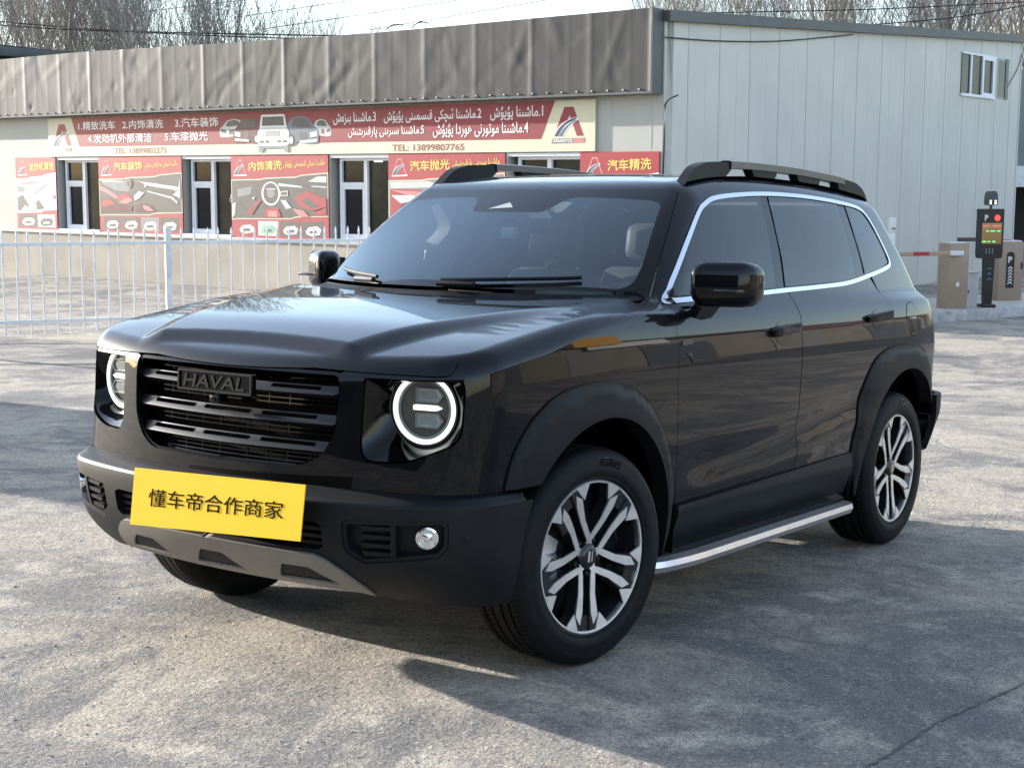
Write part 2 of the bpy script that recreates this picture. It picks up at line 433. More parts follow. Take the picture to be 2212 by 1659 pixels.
def axis_pts(c0, c1, far0, far1):
    a = list(np.arange(c0, c1, .5)); s = .6; x = c0
    while x > far0: x -= s; s *= 1.35; a.insert(0, x)
    s = .6; x = a[-1]
    while x < far1: x += s; s *= 1.35; a.append(x)
    return np.array(a)
GX = axis_pts(-8, 38, -400, 900); GY = axis_pts(-12, 30, -400, 900)
gx, gy = np.meshgrid(GX, GY); gz = ground_z(gx, gy)
nx_, ny_ = len(GX), len(GY)
gnd = mk('ground', np.stack([gx.ravel(), gy.ravel(), gz.ravel()], 1), [(j*nx_+i, j*nx_+i+1, (j+1)*nx_+i+1, (j+1)*nx_+i) for j in range(ny_-1) for i in range(nx_-1)], M_ground, angle=80)
tag(gnd, kind='structure')

# a long crack between two slabs, and loose grit lying about
ck_ = crv([(-.60, -2.03), (-.40, -2.051), (-.246, -2.059), (-.062, -2.060), (.112, -2.069), (.218, -2.091), (.42, -2.114), (.665, -2.153), (.95, -2.22), (1.5, -2.36)], 8)
r3 = random.Random(4); V = []; F = []
for i, (x, y) in enumerate(ck_):
    t = np.array(ck_[min(i+1, len(ck_)-1)])-np.array(ck_[max(i-1, 0)]); t /= np.linalg.norm(t); w = r3.uniform(.0015, .006); j = r3.uniform(-.006, .006)
    for sgn in (-1, 1): q = np.array([x, y])+np.array([-t[1], t[0]])*(sgn*w+j); V.append((q[0], q[1], float(ground_z(q[0], q[1]))+.004))
F = [(2*i, 2*i+2, 2*i+3, 2*i+1) for i in range(len(ck_)-1)]
tag(mk('ground_crack', V, F, pbr('crack_dirt', (.10, .097, .092), rough=.95)), kind='structure')
mb = MB()
for i in range(3200):
    d_ = 2.6+9*r3.random()**1.6; a_ = .6132+r3.uniform(-.36, .36); x, y = CAM[0]+d_*math.cos(a_), CAM[1]+d_*math.sin(a_); r_ = r3.uniform(.0018, .005)*(1.6 if r3.random() < .06 else 1)
    z = float(ground_z(x, y)); c0 = [(x+r_*r3.uniform(.6, 1.4)*math.cos(k*1.2566+.3), y+r_*r3.uniform(.6, 1.4)*math.sin(k*1.2566+.3), z+r3.uniform(0, .002)) for k in range(5)]
    mb.add(c0+[(x+r_*.2, y, z+r_*r3.uniform(.5, 1.1))], [(0, 1, 5), (1, 2, 5), (2, 3, 5), (3, 4, 5), (4, 0, 5)])
tag(mb.build('loose_grit', pbr('grit_stone', (.24, .22, .20), rough=.9, vary=.7, scale=5), None, 20), kind='stuff')

# ---------------------------------------------------------------- frames of the two walls that meet at the corner
K = np.array([17.1088, 8.5618, 0.]); AZ = math.radians(86.885)
TD = np.array([math.cos(AZ), math.sin(AZ), 0]); GD = np.array([math.sin(AZ), -math.cos(AZ), 0])
def frame(o, ex, ey, ez):
    m = Matrix.Identity(4)
    for i in range(3): m[i][0], m[i][1], m[i][2], m[i][3] = ex[i], ey[i], ez[i], o[i]
    return m
UPV = np.array([0, 0, 1.])
FM = frame(K, -TD, UPV, -GD)      # shop front: x to the right along the wall (0 at the corner), y up, z out of the wall
GM = frame(K, GD, UPV, -TD)       # side shed: x to the right from the corner
flat = lambda a, b, h: (a, b, h)
M_wall = pbr('cream_wall_panel', (.385, .385, .355), rough=.6, vary=.05, scale=2, dirt=(.40, .39, .35), dirt_amt=.4)
M_plinth = pbr('beige_plaster', (.40, .355, .29), rough=.9, vary=.12, scale=1.3, dirt=(.36, .29, .21), dirt_amt=.7, bump=.2, bscale=25)
M_ledge = pbr('white_ledge', (.62, .61, .57), rough=.8, vary=.08, dirt=(.35, .33, .3), dirt_amt=.5)
M_fascia = pbr('grey_sheet_metal', (.034, .0345, .035), rough=.6, metal=.0, spec=.35, vary=.12, scale=1.2, dirt=(.046, .046, .045), dirt_amt=.5)
M_soffit = pbr('soffit_metal', (.10, .10, .10), rough=.7, vary=.1)
M_pvc = pbr('white_pvc', (.66, .68, .72), rough=.4, vary=.04)
M_pane = pbr('dark_pane', (.006, .008, .012), rough=.06, spec=.18, vary=.4, scale=1.2)
M_pane2 = pbr('dusty_pane', (.022, .023, .019), rough=.22, spec=.15, vary=.4, scale=1.5, dirt=(.10, .09, .07), dirt_amt=.75)
M_shed = pbr('pale_grey_cladding', (.54, .52, .465), rough=.55, vary=.05, scale=.8, dirt=(.40, .405, .395), dirt_amt=.5)
M_seam = pbr('cladding_seam', (.38, .38, .35), rough=.7, vary=.1)
M_trim = pbr('dark_roof_trim', (.065, .07, .07), rough=.5, vary=.15, scale=3)
M_cable = pbr('black_cable', (.012, .012, .013), rough=.6, vary=.2)
M_bark = pbr('grey_bark', (.24, .215, .19), rough=.9, vary=.3, scale=9)

# ---------------------------------------------------------------- shop building
SHOP = empty('shop_building', FM); tag(SHOP, 'long low cream shop with a dented dark grey metal fascia', 'building')
WIN = [(-16.19, -14.655), (-11.835, -10.305), (-7.49, -5.962), (-3.16, -1.605)]
mb = MB(); L0, L1 = -27., 0.
xs = [L0]+[v for w in WIN for v in w]+[L1]
for i in range(0, len(xs), 2): mb.box((xs[i], .20, -.28), (xs[i+1], 1.87, 0))
mb.box((L0, 1.87, -.28), (L1, 4.0, 0)); mb.box((L0, -.9, -.28), (L1, .20, 0))
mb.box((L0, -.9, -8), (L0+.2, 4.0, -.28))
mb.build('wall', M_wall, SHOP)
mb = MB()
for x in np.arange(-26.6, -17.9, .98): mb.box((x, .24, 0), (x+.012, 2.78, .003))
for x in (-1.0, -.22): mb.box((x, 1.92, 0), (x+.012, 2.80, .003))
mb.build('wall_seam', M_seam, SHOP)
mb = MB(); mb.box((L0, -1.0, 0), (-.02, .165, .05)); mb.build('plinth', M_plinth, SHOP)
mb = MB(); mb.box((L0, .165, 0), (-.02, .235, .085), .008); mb.build('ledge', M_ledge, SHOP)
# fascia: buckled sheet
fx = np.arange(-27, -.0, .045); fy = np.linspace(2.815, 4.065, 24); r2 = np.random.RandomState(3)
X, Y = np.meshgrid(fx, fy); Z = .30+0*X
seams = [-25.6, -24.4, -23.2, -22.0, -20.8, -19.6, -17.99, -16.9, -15.6, -14.5, -13.35, -12.1, -10.77, -9.6, -8.42, -7.24, -6.03, -4.85, -3.68, -2.45, -1.25, -.05]
for s in seams: Z += .005*np.exp(-((X-s)/.05)**2)+.010*np.exp(-np.maximum(X-s, 0)/.25)*(X >= s)*(.6+.8*r2.rand())
for s0, s1 in zip(seams[:-1], seams[1:]):
    for k in (.33, .66): Z += .0022*np.exp(-((X-(s0+(s1-s0)*k))/.03)**2)
for k in range(190):
    cx, cy = r2.uniform(-27, 0), r2.uniform(2.7, 4.1); a = r2.choice([-1, 1])*r2.uniform(.35, 1.25); L = r2.uniform(.18, .75); w = r2.uniform(.05, .16); A = r2.choice([-1, 1])*r2.uniform(.001, .0065)
    u = (X-cx)*math.cos(a)+(Y-cy)*math.sin(a); v = -(X-cx)*math.sin(a)+(Y-cy)*math.cos(a); Z += A*np.exp(-(u/L)**2-(v/w)**2)
for k in range(60):
    cx, cy = r2.uniform(-27, 0), r2.uniform(2.7, 4.1); Z -= r2.uniform(.003, .010)*np.exp(-((X-cx)**2+(Y-cy)**2)/r2.uniform(.02, .09)**2)
topw = .035*np.interp(X, [-27, -18, -14.8, -10.4, -6, 0], [.8, .9, 1.6, .2, -.6, 1.0]); Yw = Y+topw*(Y-2.815)/1.25
n0, n1 = len(fx), len(fy)
mk('fascia', np.stack([X.ravel(), Yw.ravel(), Z.ravel()], 1), [(j*n0+i, j*n0+i+1, (j+1)*n0+i+1, (j+1)*n0+i) for j in range(n1-1) for i in range(n0-1)], M_fascia, SHOP, angle=60)
mb = MB(); mb.box((L0, 2.775, 0), (-.01, 2.814, .30)); mb.build('soffit', M_soffit, SHOP)
mb = MB()
for s_ in np.arange(-26.8, -.1, .305): mb.box((s_-.012, 2.833, .30), (s_+.012, 2.857, .318))
mb.build('screw', M_ledge, SHOP)['kind'] = 'stuff'
mb = MB(); mb.box((L0, 3.9, -8), (-.3, 3.98, .22)); mb.box((-.045, 2.80, .0), (-.015, 4.10, .315)); mb.build('roof', M_trim, SHOP)
mb = MB(); mb.box((-27, -1, -4.2), (-.4, 3.8, -4)); mb.build('back_wall', M_soffit, SHOP)
for i, (a, b) in enumerate(WIN):
    W = empty('window', (0, 0, 0), None, SHOP)
    a2, b2 = a+.20, b; m = a2+.58; z0, z1, zd = .27, 1.80, -.16
    mb = MB()
    mb.box((a, .235, zd-.05), (b, .27, .05)); mb.box((a, 1.81, -.1), (b, 1.865, .012))
    mb.box((a2-.055, z0, zd), (a2, z1+.06, zd+.06)); mb.box((a2, z1-.045, zd), (b2, z1+.01, zd+.06)); mb.box((a2, z0, zd), (m, z0+.05, zd+.06))
    mb.box((m-.0, z0, zd), (m+.085, z1, zd+.062)); mb.box((a2, 1.27, zd), (m, 1.35, zd+.061)); mb.box((a2, z0+.05, zd+.01), (a2+.05, 1.27, zd+.05)); mb.box((m-.05, z0+.05, zd+.01), (m, 1.27, zd+.05)); mb.box((a2+.05, z0+.05, zd+.01), (m-.05, z0+.10, zd+.05)); mb.box((a2+.05, 1.22, zd+.01), (m-.05, 1.27, zd+.05))
    mb.build('frame', M_pvc, W)
    mb = MB(); mb.box((a2, z0+.05, zd-.02), (m, z1, zd+.005)); mb.build('pane', M_pane, W)
    mb = MB(); mb.box((m+.085, z0, zd-.03), (b2, z1, zd-.01)); mb.build('pane', M_pane2, W)
    if i in (2,):
        for q in (.12, .50):
            mb = MB(); mb.box((m+.085+q, z1-.07, zd-.009), (m+.085+q+.22, z1-.047, zd-.004)); mb.build('ceiling_lamp', pbr('lit_tube', (.9, .9, .9), emit=(1, 1, 1), estr=.5), W)
    if i == 1:
        mb = MB(); t = np.linspace(0, 2*math.pi, 17); mb.tube([(m+.52+.03*math.cos(q), .98+.04*math.sin(q), zd+.0) for q in t], .008, 6, False); mb.tube([(m+.52, 1.02, zd), (m+.52, 1.09, zd)], .008, 6); mb.build('handle', M_pvc, W)
# loops of barbed wire on the roof edge
for x0 in (-5.75, -5.13):
    mb = MB(); mb.tube(crv([(x0, 4.08, .28), (x0+.05, 4.13, .27), (x0+.16, 4.175, .22), (x0+.30, 4.15, .2), (x0+.42, 4.12, .24), (x0+.55, 4.135, .28)], 5), .011, 5)
    for t in (.16, .30, .42): mb.tube([(x0+t-.02, 4.15, .2), (x0+t+.02, 4.18, .24)], .007, 4)
    o = mb.build('barbed_wire', M_cable, None); o.matrix_world = FM.copy()
    tag(o, 'curl of barbed wire on the fascia top, ' + ('left one of the two' if x0 < -5.5 else 'right one of the two'), 'barbed wire', 'curls of barbed wire on the roof edge')

# ---------------------------------------------------------------- signboard over the windows
def sheet(name, poly, mat, h0, h1, parent):
    if area2(poly) < 0: poly = poly[::-1]
    return MB().prism(poly, h0, h1, flat).build(name, mat, parent, 20)
def letters(name, body, x0, x1, y0, y1, mat, h, parent, bold=.02, rtl=False, slant=0., skew=0.):
    V2, F2 = text2d(body, x0, x1, y0, y1, bold, slant, rtl)
    V2[:, 1] += skew*(V2[:, 0]-x0)
    F = [tuple(q) if area2([V2[i] for i in q]) > 0 else tuple(q)[::-1] for q in F2]
    return mk(name, [(a, b, h) for a, b in V2], F, mat, parent)
M_cream = pbr('cream_print', (.62, .58, .42), rough=.55, vary=.05, scale=2, dirt=(.56, .52, .34), dirt_amt=.5)
M_red = pbr('red_print', (.24, .014, .025), rough=.5, vary=.08, scale=2)
M_pred = pbr('faded_red_print', (.36, .03, .038), rough=.5, vary=.06, scale=2)
M_white = pbr('white_print', (.80, .79, .76), rough=.5, vary=.03)
M_brown = pbr('brown_print', (.27, .085, .05), rough=.5, vary=.05)
M_navy = pbr('navy_print', (.03, .045, .10), rough=.5, vary=.05)
M_gold = pbr('yellow_print', (.80, .60, .13), rough=.5, vary=.06)
M_grey = pbr('grey_print', (.22, .22, .22), rough=.5, vary=.1)
M_dkp = pbr('dark_grey_print', (.085, .078, .07), rough=.5, vary=.15)
M_lgp = pbr('light_grey_print', (.52, .52, .50), rough=.5, vary=.08)
M_maroon = pbr('maroon_print', (.10, .02, .03), rough=.45, vary=.2)
M_pink = pbr('pink_print', (.55, .20, .19), rough=.5, vary=.08)
M_steel = pbr('steel_blue_print', (.11, .14, .19), rough=.45, vary=.2)
M_green = pbr('green_print', (.20, .45, .28), rough=.5, vary=.1)
SIGN = empty('signboard', FM); tag(SIGN, 'long cream and red signboard with Chinese and Uyghur car wash prices list above the windows', 'signboard')
SIGN['label'] = 'long cream and red signboard lettered in Chinese and Uyghur above the shop windows'
MB().box((-16.44, 1.885, .004), (-1.29, 2.735, .045)).build('board', M_cream, SIGN)
sheet('red_field', [(-15.56, 2.732), (-2.115, 2.732), (-2.415, 2.10), (-15.29, 2.10)], M_red, .045, .048, SIGN)
hz = .0515
for b, x0, x1, y0, y1 in (('1.精致洗车', -15.30, -13.99, 2.455, 2.645), ('2.内饰清洗', -13.74, -12.37, 2.455, 2.645), ('3.汽车装饰', -11.99, -10.64, 2.455, 2.655), ('4.发动机外部清洁', -14.97, -12.76, 2.17, 2.365), ('5.车漆抛光', -12.33, -10.965, 2.18, 2.375)):
    letters('lettering', b, x0, x1, y0, y1, M_white, hz, SIGN, .008)
for b, x0, x1, y0, y1 in (('1.ماشىنا يۇيۇش', -3.52, -2.365, 2.425, 2.665), ('2.ماشىنا ئىچكى قىسمىنى يۇيۇش', -6.045, -3.72, 2.41, 2.66), ('3.ماشىنا بىزەش', -7.355, -6.245, 2.42, 2.655), ('4.ماشىنا موتورنى ھوردا يۇيۇش', -4.845, -2.68, 2.15, 2.40), ('5.ماشىنا سىرىنى پارقىرىتىش', -6.965, -5.055, 2.165, 2.385)):
    letters('lettering', b, x0, x1, y0, y1, M_white, hz, SIGN, .012, True)
letters('lettering', 'TEL: 13899802275', -14.05, -12.285, 1.935, 2.055, M_brown, .0475, SIGN, .02)
letters('lettering', 'TEL: 13899807765', -5.845, -4.11, 1.922, 2.043, M_brown, .0475, SIGN, .02)
def logo(x0, x1, y0, y1, parent, h, red=None, outline=False, word=True, road=True):
    """the big A with a road running up through it"""
    red = red or M_red; w = x1-x0; H = y1-y0
    p = lambda a, b: (x0+a*w, y0+b*H)
    e = .0006
    if not outline:
        sheet('emblem', [p(.36, 1), p(.66, 1), p(1, 0), p(.78, 0), p(.53, .72), p(.30, .10), p(.05, .10)], red, h, h+e, parent)
    else:
        o = [p(.36, 1), p(.66, 1), p(1, 0), p(.90, 0), p(.60, .90), p(.42, .90), p(.12, .05), p(.02, .05)]; sheet('emblem', o, M_pink, h, h+e, parent)
    rd = crv([p(.0, .0), p(.14, .28), (p(.40, .52)), p(.80, .68)], 6)+crv([p(.82, .56), p(.62, .40), p(.46, .22), p(.34, 0)], 6)
    sheet('emblem', rd, M_white, h+e, h+2*e, parent)
    r1 = crv([p(.03, .0), p(.17, .26), p(.42, .49), p(.78, .66)], 6)+crv([p(.76, .60), p(.44, .40), p(.26, .18), p(.17, 0)], 6)
    r2_ = crv([p(.18, .0), p(.28, .18), p(.46, .38), p(.76, .58)], 6)+crv([p(.74, .53), p(.54, .36), p(.40, .18), p(.32, 0)], 6)
    sheet('emblem', r1, M_navy, h+2*e, h+3*e, parent); sheet('emblem', r2_, M_steel, h+2*e, h+3*e, parent)
logo(-2.15, -1.52, 2.14, 2.62, SIGN, .046)
sheet('emblem', [(-2.19, 2.018), (-1.51, 2.03), (-1.50, 2.108), (-2.165, 2.10)], M_grey, .046, .048, SIGN)
sheet('emblem', [(-1.73, 2.026), (-1.51, 2.03), (-1.50, 2.108), (-1.725, 2.105)], M_pink, .048, .0495, SIGN)
letters('lettering', 'AMANYOL', -2.16, -1.74, 2.035, 2.095, M_white, .0505, SIGN, .02, slant=.2)
logo(-16.28, -15.575, 2.125, 2.60, SIGN, .046)
sheet('emblem', [(-16.285, 1.995), (-15.60, 2.0), (-15.59, 2.08), (-16.26, 2.076)], M_lgp, .046, .048, SIGN)
sheet('emblem', [(-15.83, 1.998), (-15.60, 2.0), (-15.59, 2.08), (-15.82, 2.078)], M_pink, .048, .0495, SIGN)
# printed cars: plain saloons and an upright off-roader between them
def pic(x0, x1, y0, y1, layers, parent, h0, flipx=False):
    for i, (nm, mat, pts) in enumerate(layers):
        q = [((x0+(1-a if flipx else a)*(x1-x0)), y0+b*(y1-y0)) for a, b in pts]
        sheet(nm, q, mat, h0+.0004*i, h0+.0004*(i+1), parent)
sal = lambda bodym: [('car_picture', bodym, [(0, .22), (.02, .52), (.12, .62), (.30, .92), (.55, 1), (.80, .92), (.95, .62), (1, .35), (.98, .12), (.70, .0), (.62, .12), (.30, .04), (.04, .06)]),
       ('car_picture', M_dkp, [(.33, .88), (.55, .95), (.72, .88), (.78, .66), (.40, .60), (.22, .62)]), ('car_picture', M_dkp, [(.06, .30), (.05, .48), (.26, .44), (.25, .26)]), ('car_picture', M_dkp, [(.36, .20), (.36, .44), (.56, .46), (.55, .20)]),
       ('car_picture', M_lgp, [(.05, .12), (.06, .22), (.55, .17), (.55, .07)]), ('car_picture', M_ink_p, circle2(.80, .18, .10, .20)), ('car_picture', M_lgp, circle2(.80, .18, .06, .13))]
def circle2(cx, cy, rx, ry, n=16): return [(cx+rx*math.cos(2*math.pi*i/n), cy+ry*math.sin(2*math.pi*i/n)) for i in range(n)]
M_ink_p = pbr('black_print', (.012, .012, .012), rough=.5, vary=.2)
pic(-10.60, -9.80, 2.22, 2.60, sal(M_lgp), SIGN, .0485)
pic(-10.19, -9.33, 2.10, 2.62, [(n_, (M_maroon if i == 0 else (M_lgp if i in (2, 4) else m_)), p_) for i, (n_, m_, p_) in enumerate(sal(M_maroon))], SIGN, .052)
pic(-7.92, -7.41, 2.20, 2.545, sal(M_lgp), SIGN, .0485, True)
pic(-8.70, -7.74, 2.05, 2.62, [(n_, (M_steel if i == 0 else (M_lgp if i in (2, 4) else m_)), p_) for i, (n_, m_, p_) in enumerate(sal(M_steel))], SIGN, .052, True)
pic(-9.46, -8.565, 1.932, 2.662, [('car_picture', M_grey, [(.02, 0), (.16, 0), (.2, .1), (.8, .1), (.86, 0), (.98, 0), (.98, .25), (.02, .25)]), ('car_picture', M_white, [(0, .22), (.0, .52), (.06, .62), (.12, .97), (.16, 1), (.84, 1), (.88, .97), (.94, .62), (1, .52), (1, .22), (.9, .17), (.1, .17)]),
    ('car_picture', M_dkp, [(.14, .70), (.17, .94), (.83, .94), (.86, .70)]), ('car_picture', M_lgp, [(.06, .54), (.94, .54), (.92, .66), (.08, .66)]), ('car_picture', M_grey, [(.27, .42), (.27, .55), (.73, .55), (.73, .42)]), ('car_picture', M_lgp, [(.30, .44), (.30, .46), (.70, .46), (.70, .44)]),
    ('car_picture', M_lgp, [(.30, .49), (.30, .51), (.70, .51), (.70, .49)]), ('car_picture', M_dkp, [(.06, .25), (.06, .31), (.20, .31), (.20, .25)]), ('car_picture', M_dkp, [(.80, .25), (.80, .31), (.94, .31), (.94, .25)]), ('car_picture', M_dkp, [(.25, .25), (.25, .31), (.37, .31), (.37, .25)]), ('car_picture', M_dkp, [(.63, .25), (.63, .31), (.75, .31), (.75, .25)]),
    ('car_picture', M_lgp, circle2(.16, .47, .05, .05)), ('car_picture', M_lgp, circle2(.84, .47, .05, .05))], SIGN, .0555)

# ---------------------------------------------------------------- posters between the windows
def poster(x0, x1, label, zh, ug, photo, nthumb, tx, thumbs):
    P = empty('poster', FM); tag(P, label, 'poster', 'posters between the shop windows')
    y0, y1 = .228, 1.872; w = x1-x0
    MB().box((x0, y0, .004), (x1, y1, .030)).build('board', M_pred, P)
    q = lambda a, b: (x0+a*w, b); h = .0302; e = .0005
    # picture area with its slanted white edges
    top = [(0, 1.392), (.30, 1.405), (.36, 1.43), (.68, 1.455), (.74, 1.49), (1, 1.535)]; bot = [(1, .69), (.68, .665), (.62, .625), (.06, .60), (0, .585)]
    sheet('picture', [q(a, b) for a, b in bot[::-1]]+[q(a, b) for a, b in top[::-1]], M_cream if photo != 'bay' else M_white, h, h+e, P)
    top2 = [(a, b-.022) for a, b in top]; bot2 = [(a, b+.02) for a, b in bot]
    area = [q(a, b) for a, b in bot2[::-1]]+[q(a, b) for a, b in top2[::-1]]
    base = {'cabin': M_dkp, 'wheel': M_dkp, 'bay': M_lgp, 'body': M_grey}[photo]
    sheet('picture', [((a-x0-w/2)*.985+x0+w/2, b) for a, b in area], base, h+e, h+2*e, P)
    lay = {'cabin': [(M_grey, [(.02, 1.36), (.32, 1.37), (.40, 1.22), (.36, 1.12), (.20, 1.15), (.05, 1.28)]), (M_lgp, [(.44, 1.36), (.95, 1.24), (.97, 1.18), (.92, 1.14), (.60, 1.24), (.52, 1.33)]), (M_dkp, [(.58, 1.26), (.92, 1.17), (.90, 1.08), (.62, 1.16)]), (M_lgp, [(.02, 1.37), (.30, 1.34), (.30, 1.32), (.04, 1.33)]),
               (M_pink, [(.01, 1.25), (.10, 1.17), (.18, 1.08), (.25, .98), (.20, .97), (.08, 1.10), (.01, 1.14)]), (M_pred, [(.22, .95), (.26, 1.06), (.34, 1.09), (.40, 1.02), (.36, .92), (.28, .88)]), (M_pink, [(.24, .88), (.32, .98), (.39, .99), (.42, .93), (.34, .86)]), (M_maroon, [(.01, .95), (.14, .96), (.24, .86), (.42, .82), (.40, .70), (.01, .66)]), (M_pred, [(.02, .93), (.13, .94), (.20, .86), (.08, .80), (.02, .80)]),
               (M_maroon, [(.44, .70), (.47, .84), (.54, .89), (.64, .83), (.70, .71)]), (M_pink, [(.54, .84), (.60, .82), (.67, .72), (.60, .72), (.55, .76)]), (M_lgp, [(.43, 1.02), (.49, 1.14), (.56, 1.10), (.50, .98), (.44, .93)]), (M_lgp, [(.60, 1.15), (.90, 1.02), (.96, .92), (.95, .88), (.88, .99), (.60, 1.12)]), (M_lgp, [(.90, 1.07), (.96, 1.16), (.99, 1.42), (.99, 1.0)]), (M_grey, circle2(.37, 1.30, .045, .10)), (M_dkp, circle2(.375, 1.30, .03, .07)), (M_white, circle2(.575, 1.25, .015, .025))],
           'wheel': [(M_lgp, [(.50, 1.33), (.74, 1.27), (.75, 1.24), (.50, 1.27)]), (M_grey, [(.06, 1.20), (.22, 1.26), (.20, 1.10), (.06, 1.04)]), (M_lgp, [(.80, 1.36), (.90, 1.46), (.99, 1.46), (.99, 1.34)]), (M_lgp, [(.84, 1.28), (.99, 1.27), (.99, 1.24), (.84, 1.26)]), (M_lgp, [(.0, .90), (.04, .95), (.03, .70), (.0, .62)]), (M_white, circle2(.42, 1.12, .098, .235, 28)), (M_dkp, circle2(.42, 1.125, .080, .205, 28)), (M_grey, circle2(.42, 1.13, .042, .095)), (M_lgp, [(.37, 1.22), (.47, 1.22), (.47, 1.20), (.37, 1.20)]), (M_lgp, [(.52, 1.17), (.60, 1.18), (.60, 1.08), (.52, 1.07)]), (M_dkp, [(.53, 1.15), (.59, 1.16), (.59, 1.10), (.53, 1.09)]),
               (M_pred, [(.15, .74), (.28, .98), (.32, .98), (.22, .70)]), (M_dkp, [(.20, .76), (.28, .92), (.29, .90), (.22, .74)]), (M_pred, [(.34, .66), (.36, .80), (.42, .84), (.50, .82), (.53, .66)]), (M_pink, [(.38, .66), (.39, .78), (.48, .78), (.49, .66)]), (M_lgp, [(.52, 1.0), (.58, .99), (.64, .84), (.58, .82)]), (M_pred, [(.66, 1.02), (.78, 1.18), (.99, 1.04), (.99, .88), (.86, .80), (.74, .86)]), (M_dkp, [(.74, .98), (.80, 1.06), (.92, .88), (.84, .84)]), (M_pink, [(.64, .84), (.76, .80), (.82, .68), (.72, .68)]), (M_pred, [(.84, .72), (.99, .88), (.99, .72)]), (M_white, [(.22, 1.02), (.25, 1.06), (.24, 1.0)])],
           'bay': [(M_white, [(.10, 1.36), (.98, 1.48), (.98, .74), (.50, .72), (.30, 1.0)]), (M_dkp, [(.02, .95), (.16, 1.02), (.30, .78), (.22, .66), (.02, .66)]), (M_lgp, [(.10, .66), (.22, .80), (.30, .66)]), (M_grey, [(.46, 1.06), (.78, 1.30), (.80, 1.27), (.50, 1.04)]), (M_dkp, [(.48, .82), (.54, .92), (.62, .84), (.70, .72), (.52, .68)]), (M_grey, [(.02, 1.22), (.22, 1.20), (.20, 1.10), (.04, 1.08)]), (M_pred, [(.90, .98), (.98, 1.04), (.98, .92)]), (M_lgp, [(.36, .66), (.40, .98), (.46, .98), (.46, .66)]), (M_pink, [(.12, 1.30), (.50, 1.33), (.50, 1.28), (.12, 1.26)])],
           'body': [(M_lgp, [(.01, 1.36), (.36, 1.38), (.50, 1.28), (.01, 1.24)]), (M_pred, [(.01, 1.24), (.40, 1.22), (.80, 1.05), (.99, .80), (.99, .72), (.01, .72)]), (M_pink, [(.01, 1.22), (.36, 1.18), (.60, 1.05), (.20, 1.10)]), (M_white, [(.02, 1.12), (.22, 1.12), (.30, 1.02), (.10, .98)]), (M_ink_p, circle2(.25, .82, .16, .22)), (M_lgp, circle2(.25, .82, .09, .14))]}[photo]
    hh = h+2*e
    for mt, pts in lay:
        sheet('picture', [q(.5+(a-.5)*.985, b) for a, b in pts], mt, hh, hh+.0004, P); hh += .0004
    for k, (ma, mb_) in enumerate(thumbs):
        n = len(thumbs); a0 = tx[0]+(tx[1]-tx[0])*k/n; a1 = a0+(tx[1]-tx[0])/n-.018
        sheet('thumbnail', [q(a0, .285), q(a1, .285), q(a1, .575+.02*k/n), q(a0, .57+.02*k/n)], ma, h, h+e, P)
        c = (a0+a1)/2; s = (a1-a0)
        sheet('thumbnail', [q(c-.36*s, .40), q(c-.2*s, .48), q(c+.2*s, .50), q(c+.38*s, .44), q(c+.30*s, .34), q(c-.1*s, .31), q(c-.3*s, .34)], mb_, h+e, h+e+.0005, P)
        sheet('thumbnail', [q(c-.2*s, .36), q(c+.2*s, .37), q(c+.16*s, .42), q(c-.16*s, .41)], M_dkp if mb_ is not M_dkp else M_lgp, h+e+.0005, h+e+.001, P)
    if zh: letters('lettering', zh[0], zh[1], zh[2], 1.555, 1.745, M_gold, .0325, P, .016, skew=.035)
    if ug: letters('lettering', ug[0], ug[1], ug[2], 1.60, 1.765, M_gold, .0325, P, .012, True, skew=.03)
    lx = zh[1]-.44
    logo(max(lx, x0+.06), max(lx, x0+.06)+.36, 1.50, 1.79, P, .031, outline=True)
    sheet('emblem', [(max(lx, x0+.06)-.01, 1.46), (max(lx, x0+.06)+.38, 1.47), (max(lx, x0+.06)+.38, 1.495), (max(lx, x0+.06)-.01, 1.485)], M_white, .031, .0325, P)
T4 = [(M_dkp, M_lgp), (M_dkp, M_white), (M_grey, M_lgp), (M_dkp, M_white)]
poster(-17.79, -16.235, 'narrow red poster with an engine bay picture at the far left of the shop', ('发动机清洁', -17.25, -16.30), None, 'bay', 2, (.06, .97), [(M_dkp, M_white), (M_lgp, M_dkp)])
poster(-14.655, -11.84, 'red poster showing a car cabin with maroon seats beside the first window', ('汽车装饰', -14.115, -13.14), ('ماشىنا ئىچكى سەپلەش بىزەش', -13.05, -11.96), 'cabin', 4, (.05, .97), T4)
poster(-10.30, -7.53, 'red poster with a large white-rimmed steering wheel picture and one green thumbnail', ('内饰清洗', -9.765, -8.805), ('ماشىنا ئىچكى قىسمىنى يۇيۇش', -8.76, -7.60), 'wheel', 4, (.05, .97), [(M_pred, M_lgp), (M_lgp, M_green), (M_dkp, M_lgp), (M_dkp, M_white)])
poster(-5.96, -3.205, 'red poster with a shiny red car body partly hidden behind the far roof rail', ('汽车抛光', -5.42, -4.465), ('ماشىنا سىرىنى پارقىرىتىش', -4.395, -3.32), 'body', 4, (.05, .97), T4)
poster(-1.60, -.04, 'red poster nearest the building corner above the SUV roof', ('汽车精洗', -1.045, -.185), None, 'bay', 2, (.06, .97), [(M_dkp, M_white), (M_lgp, M_dkp)])

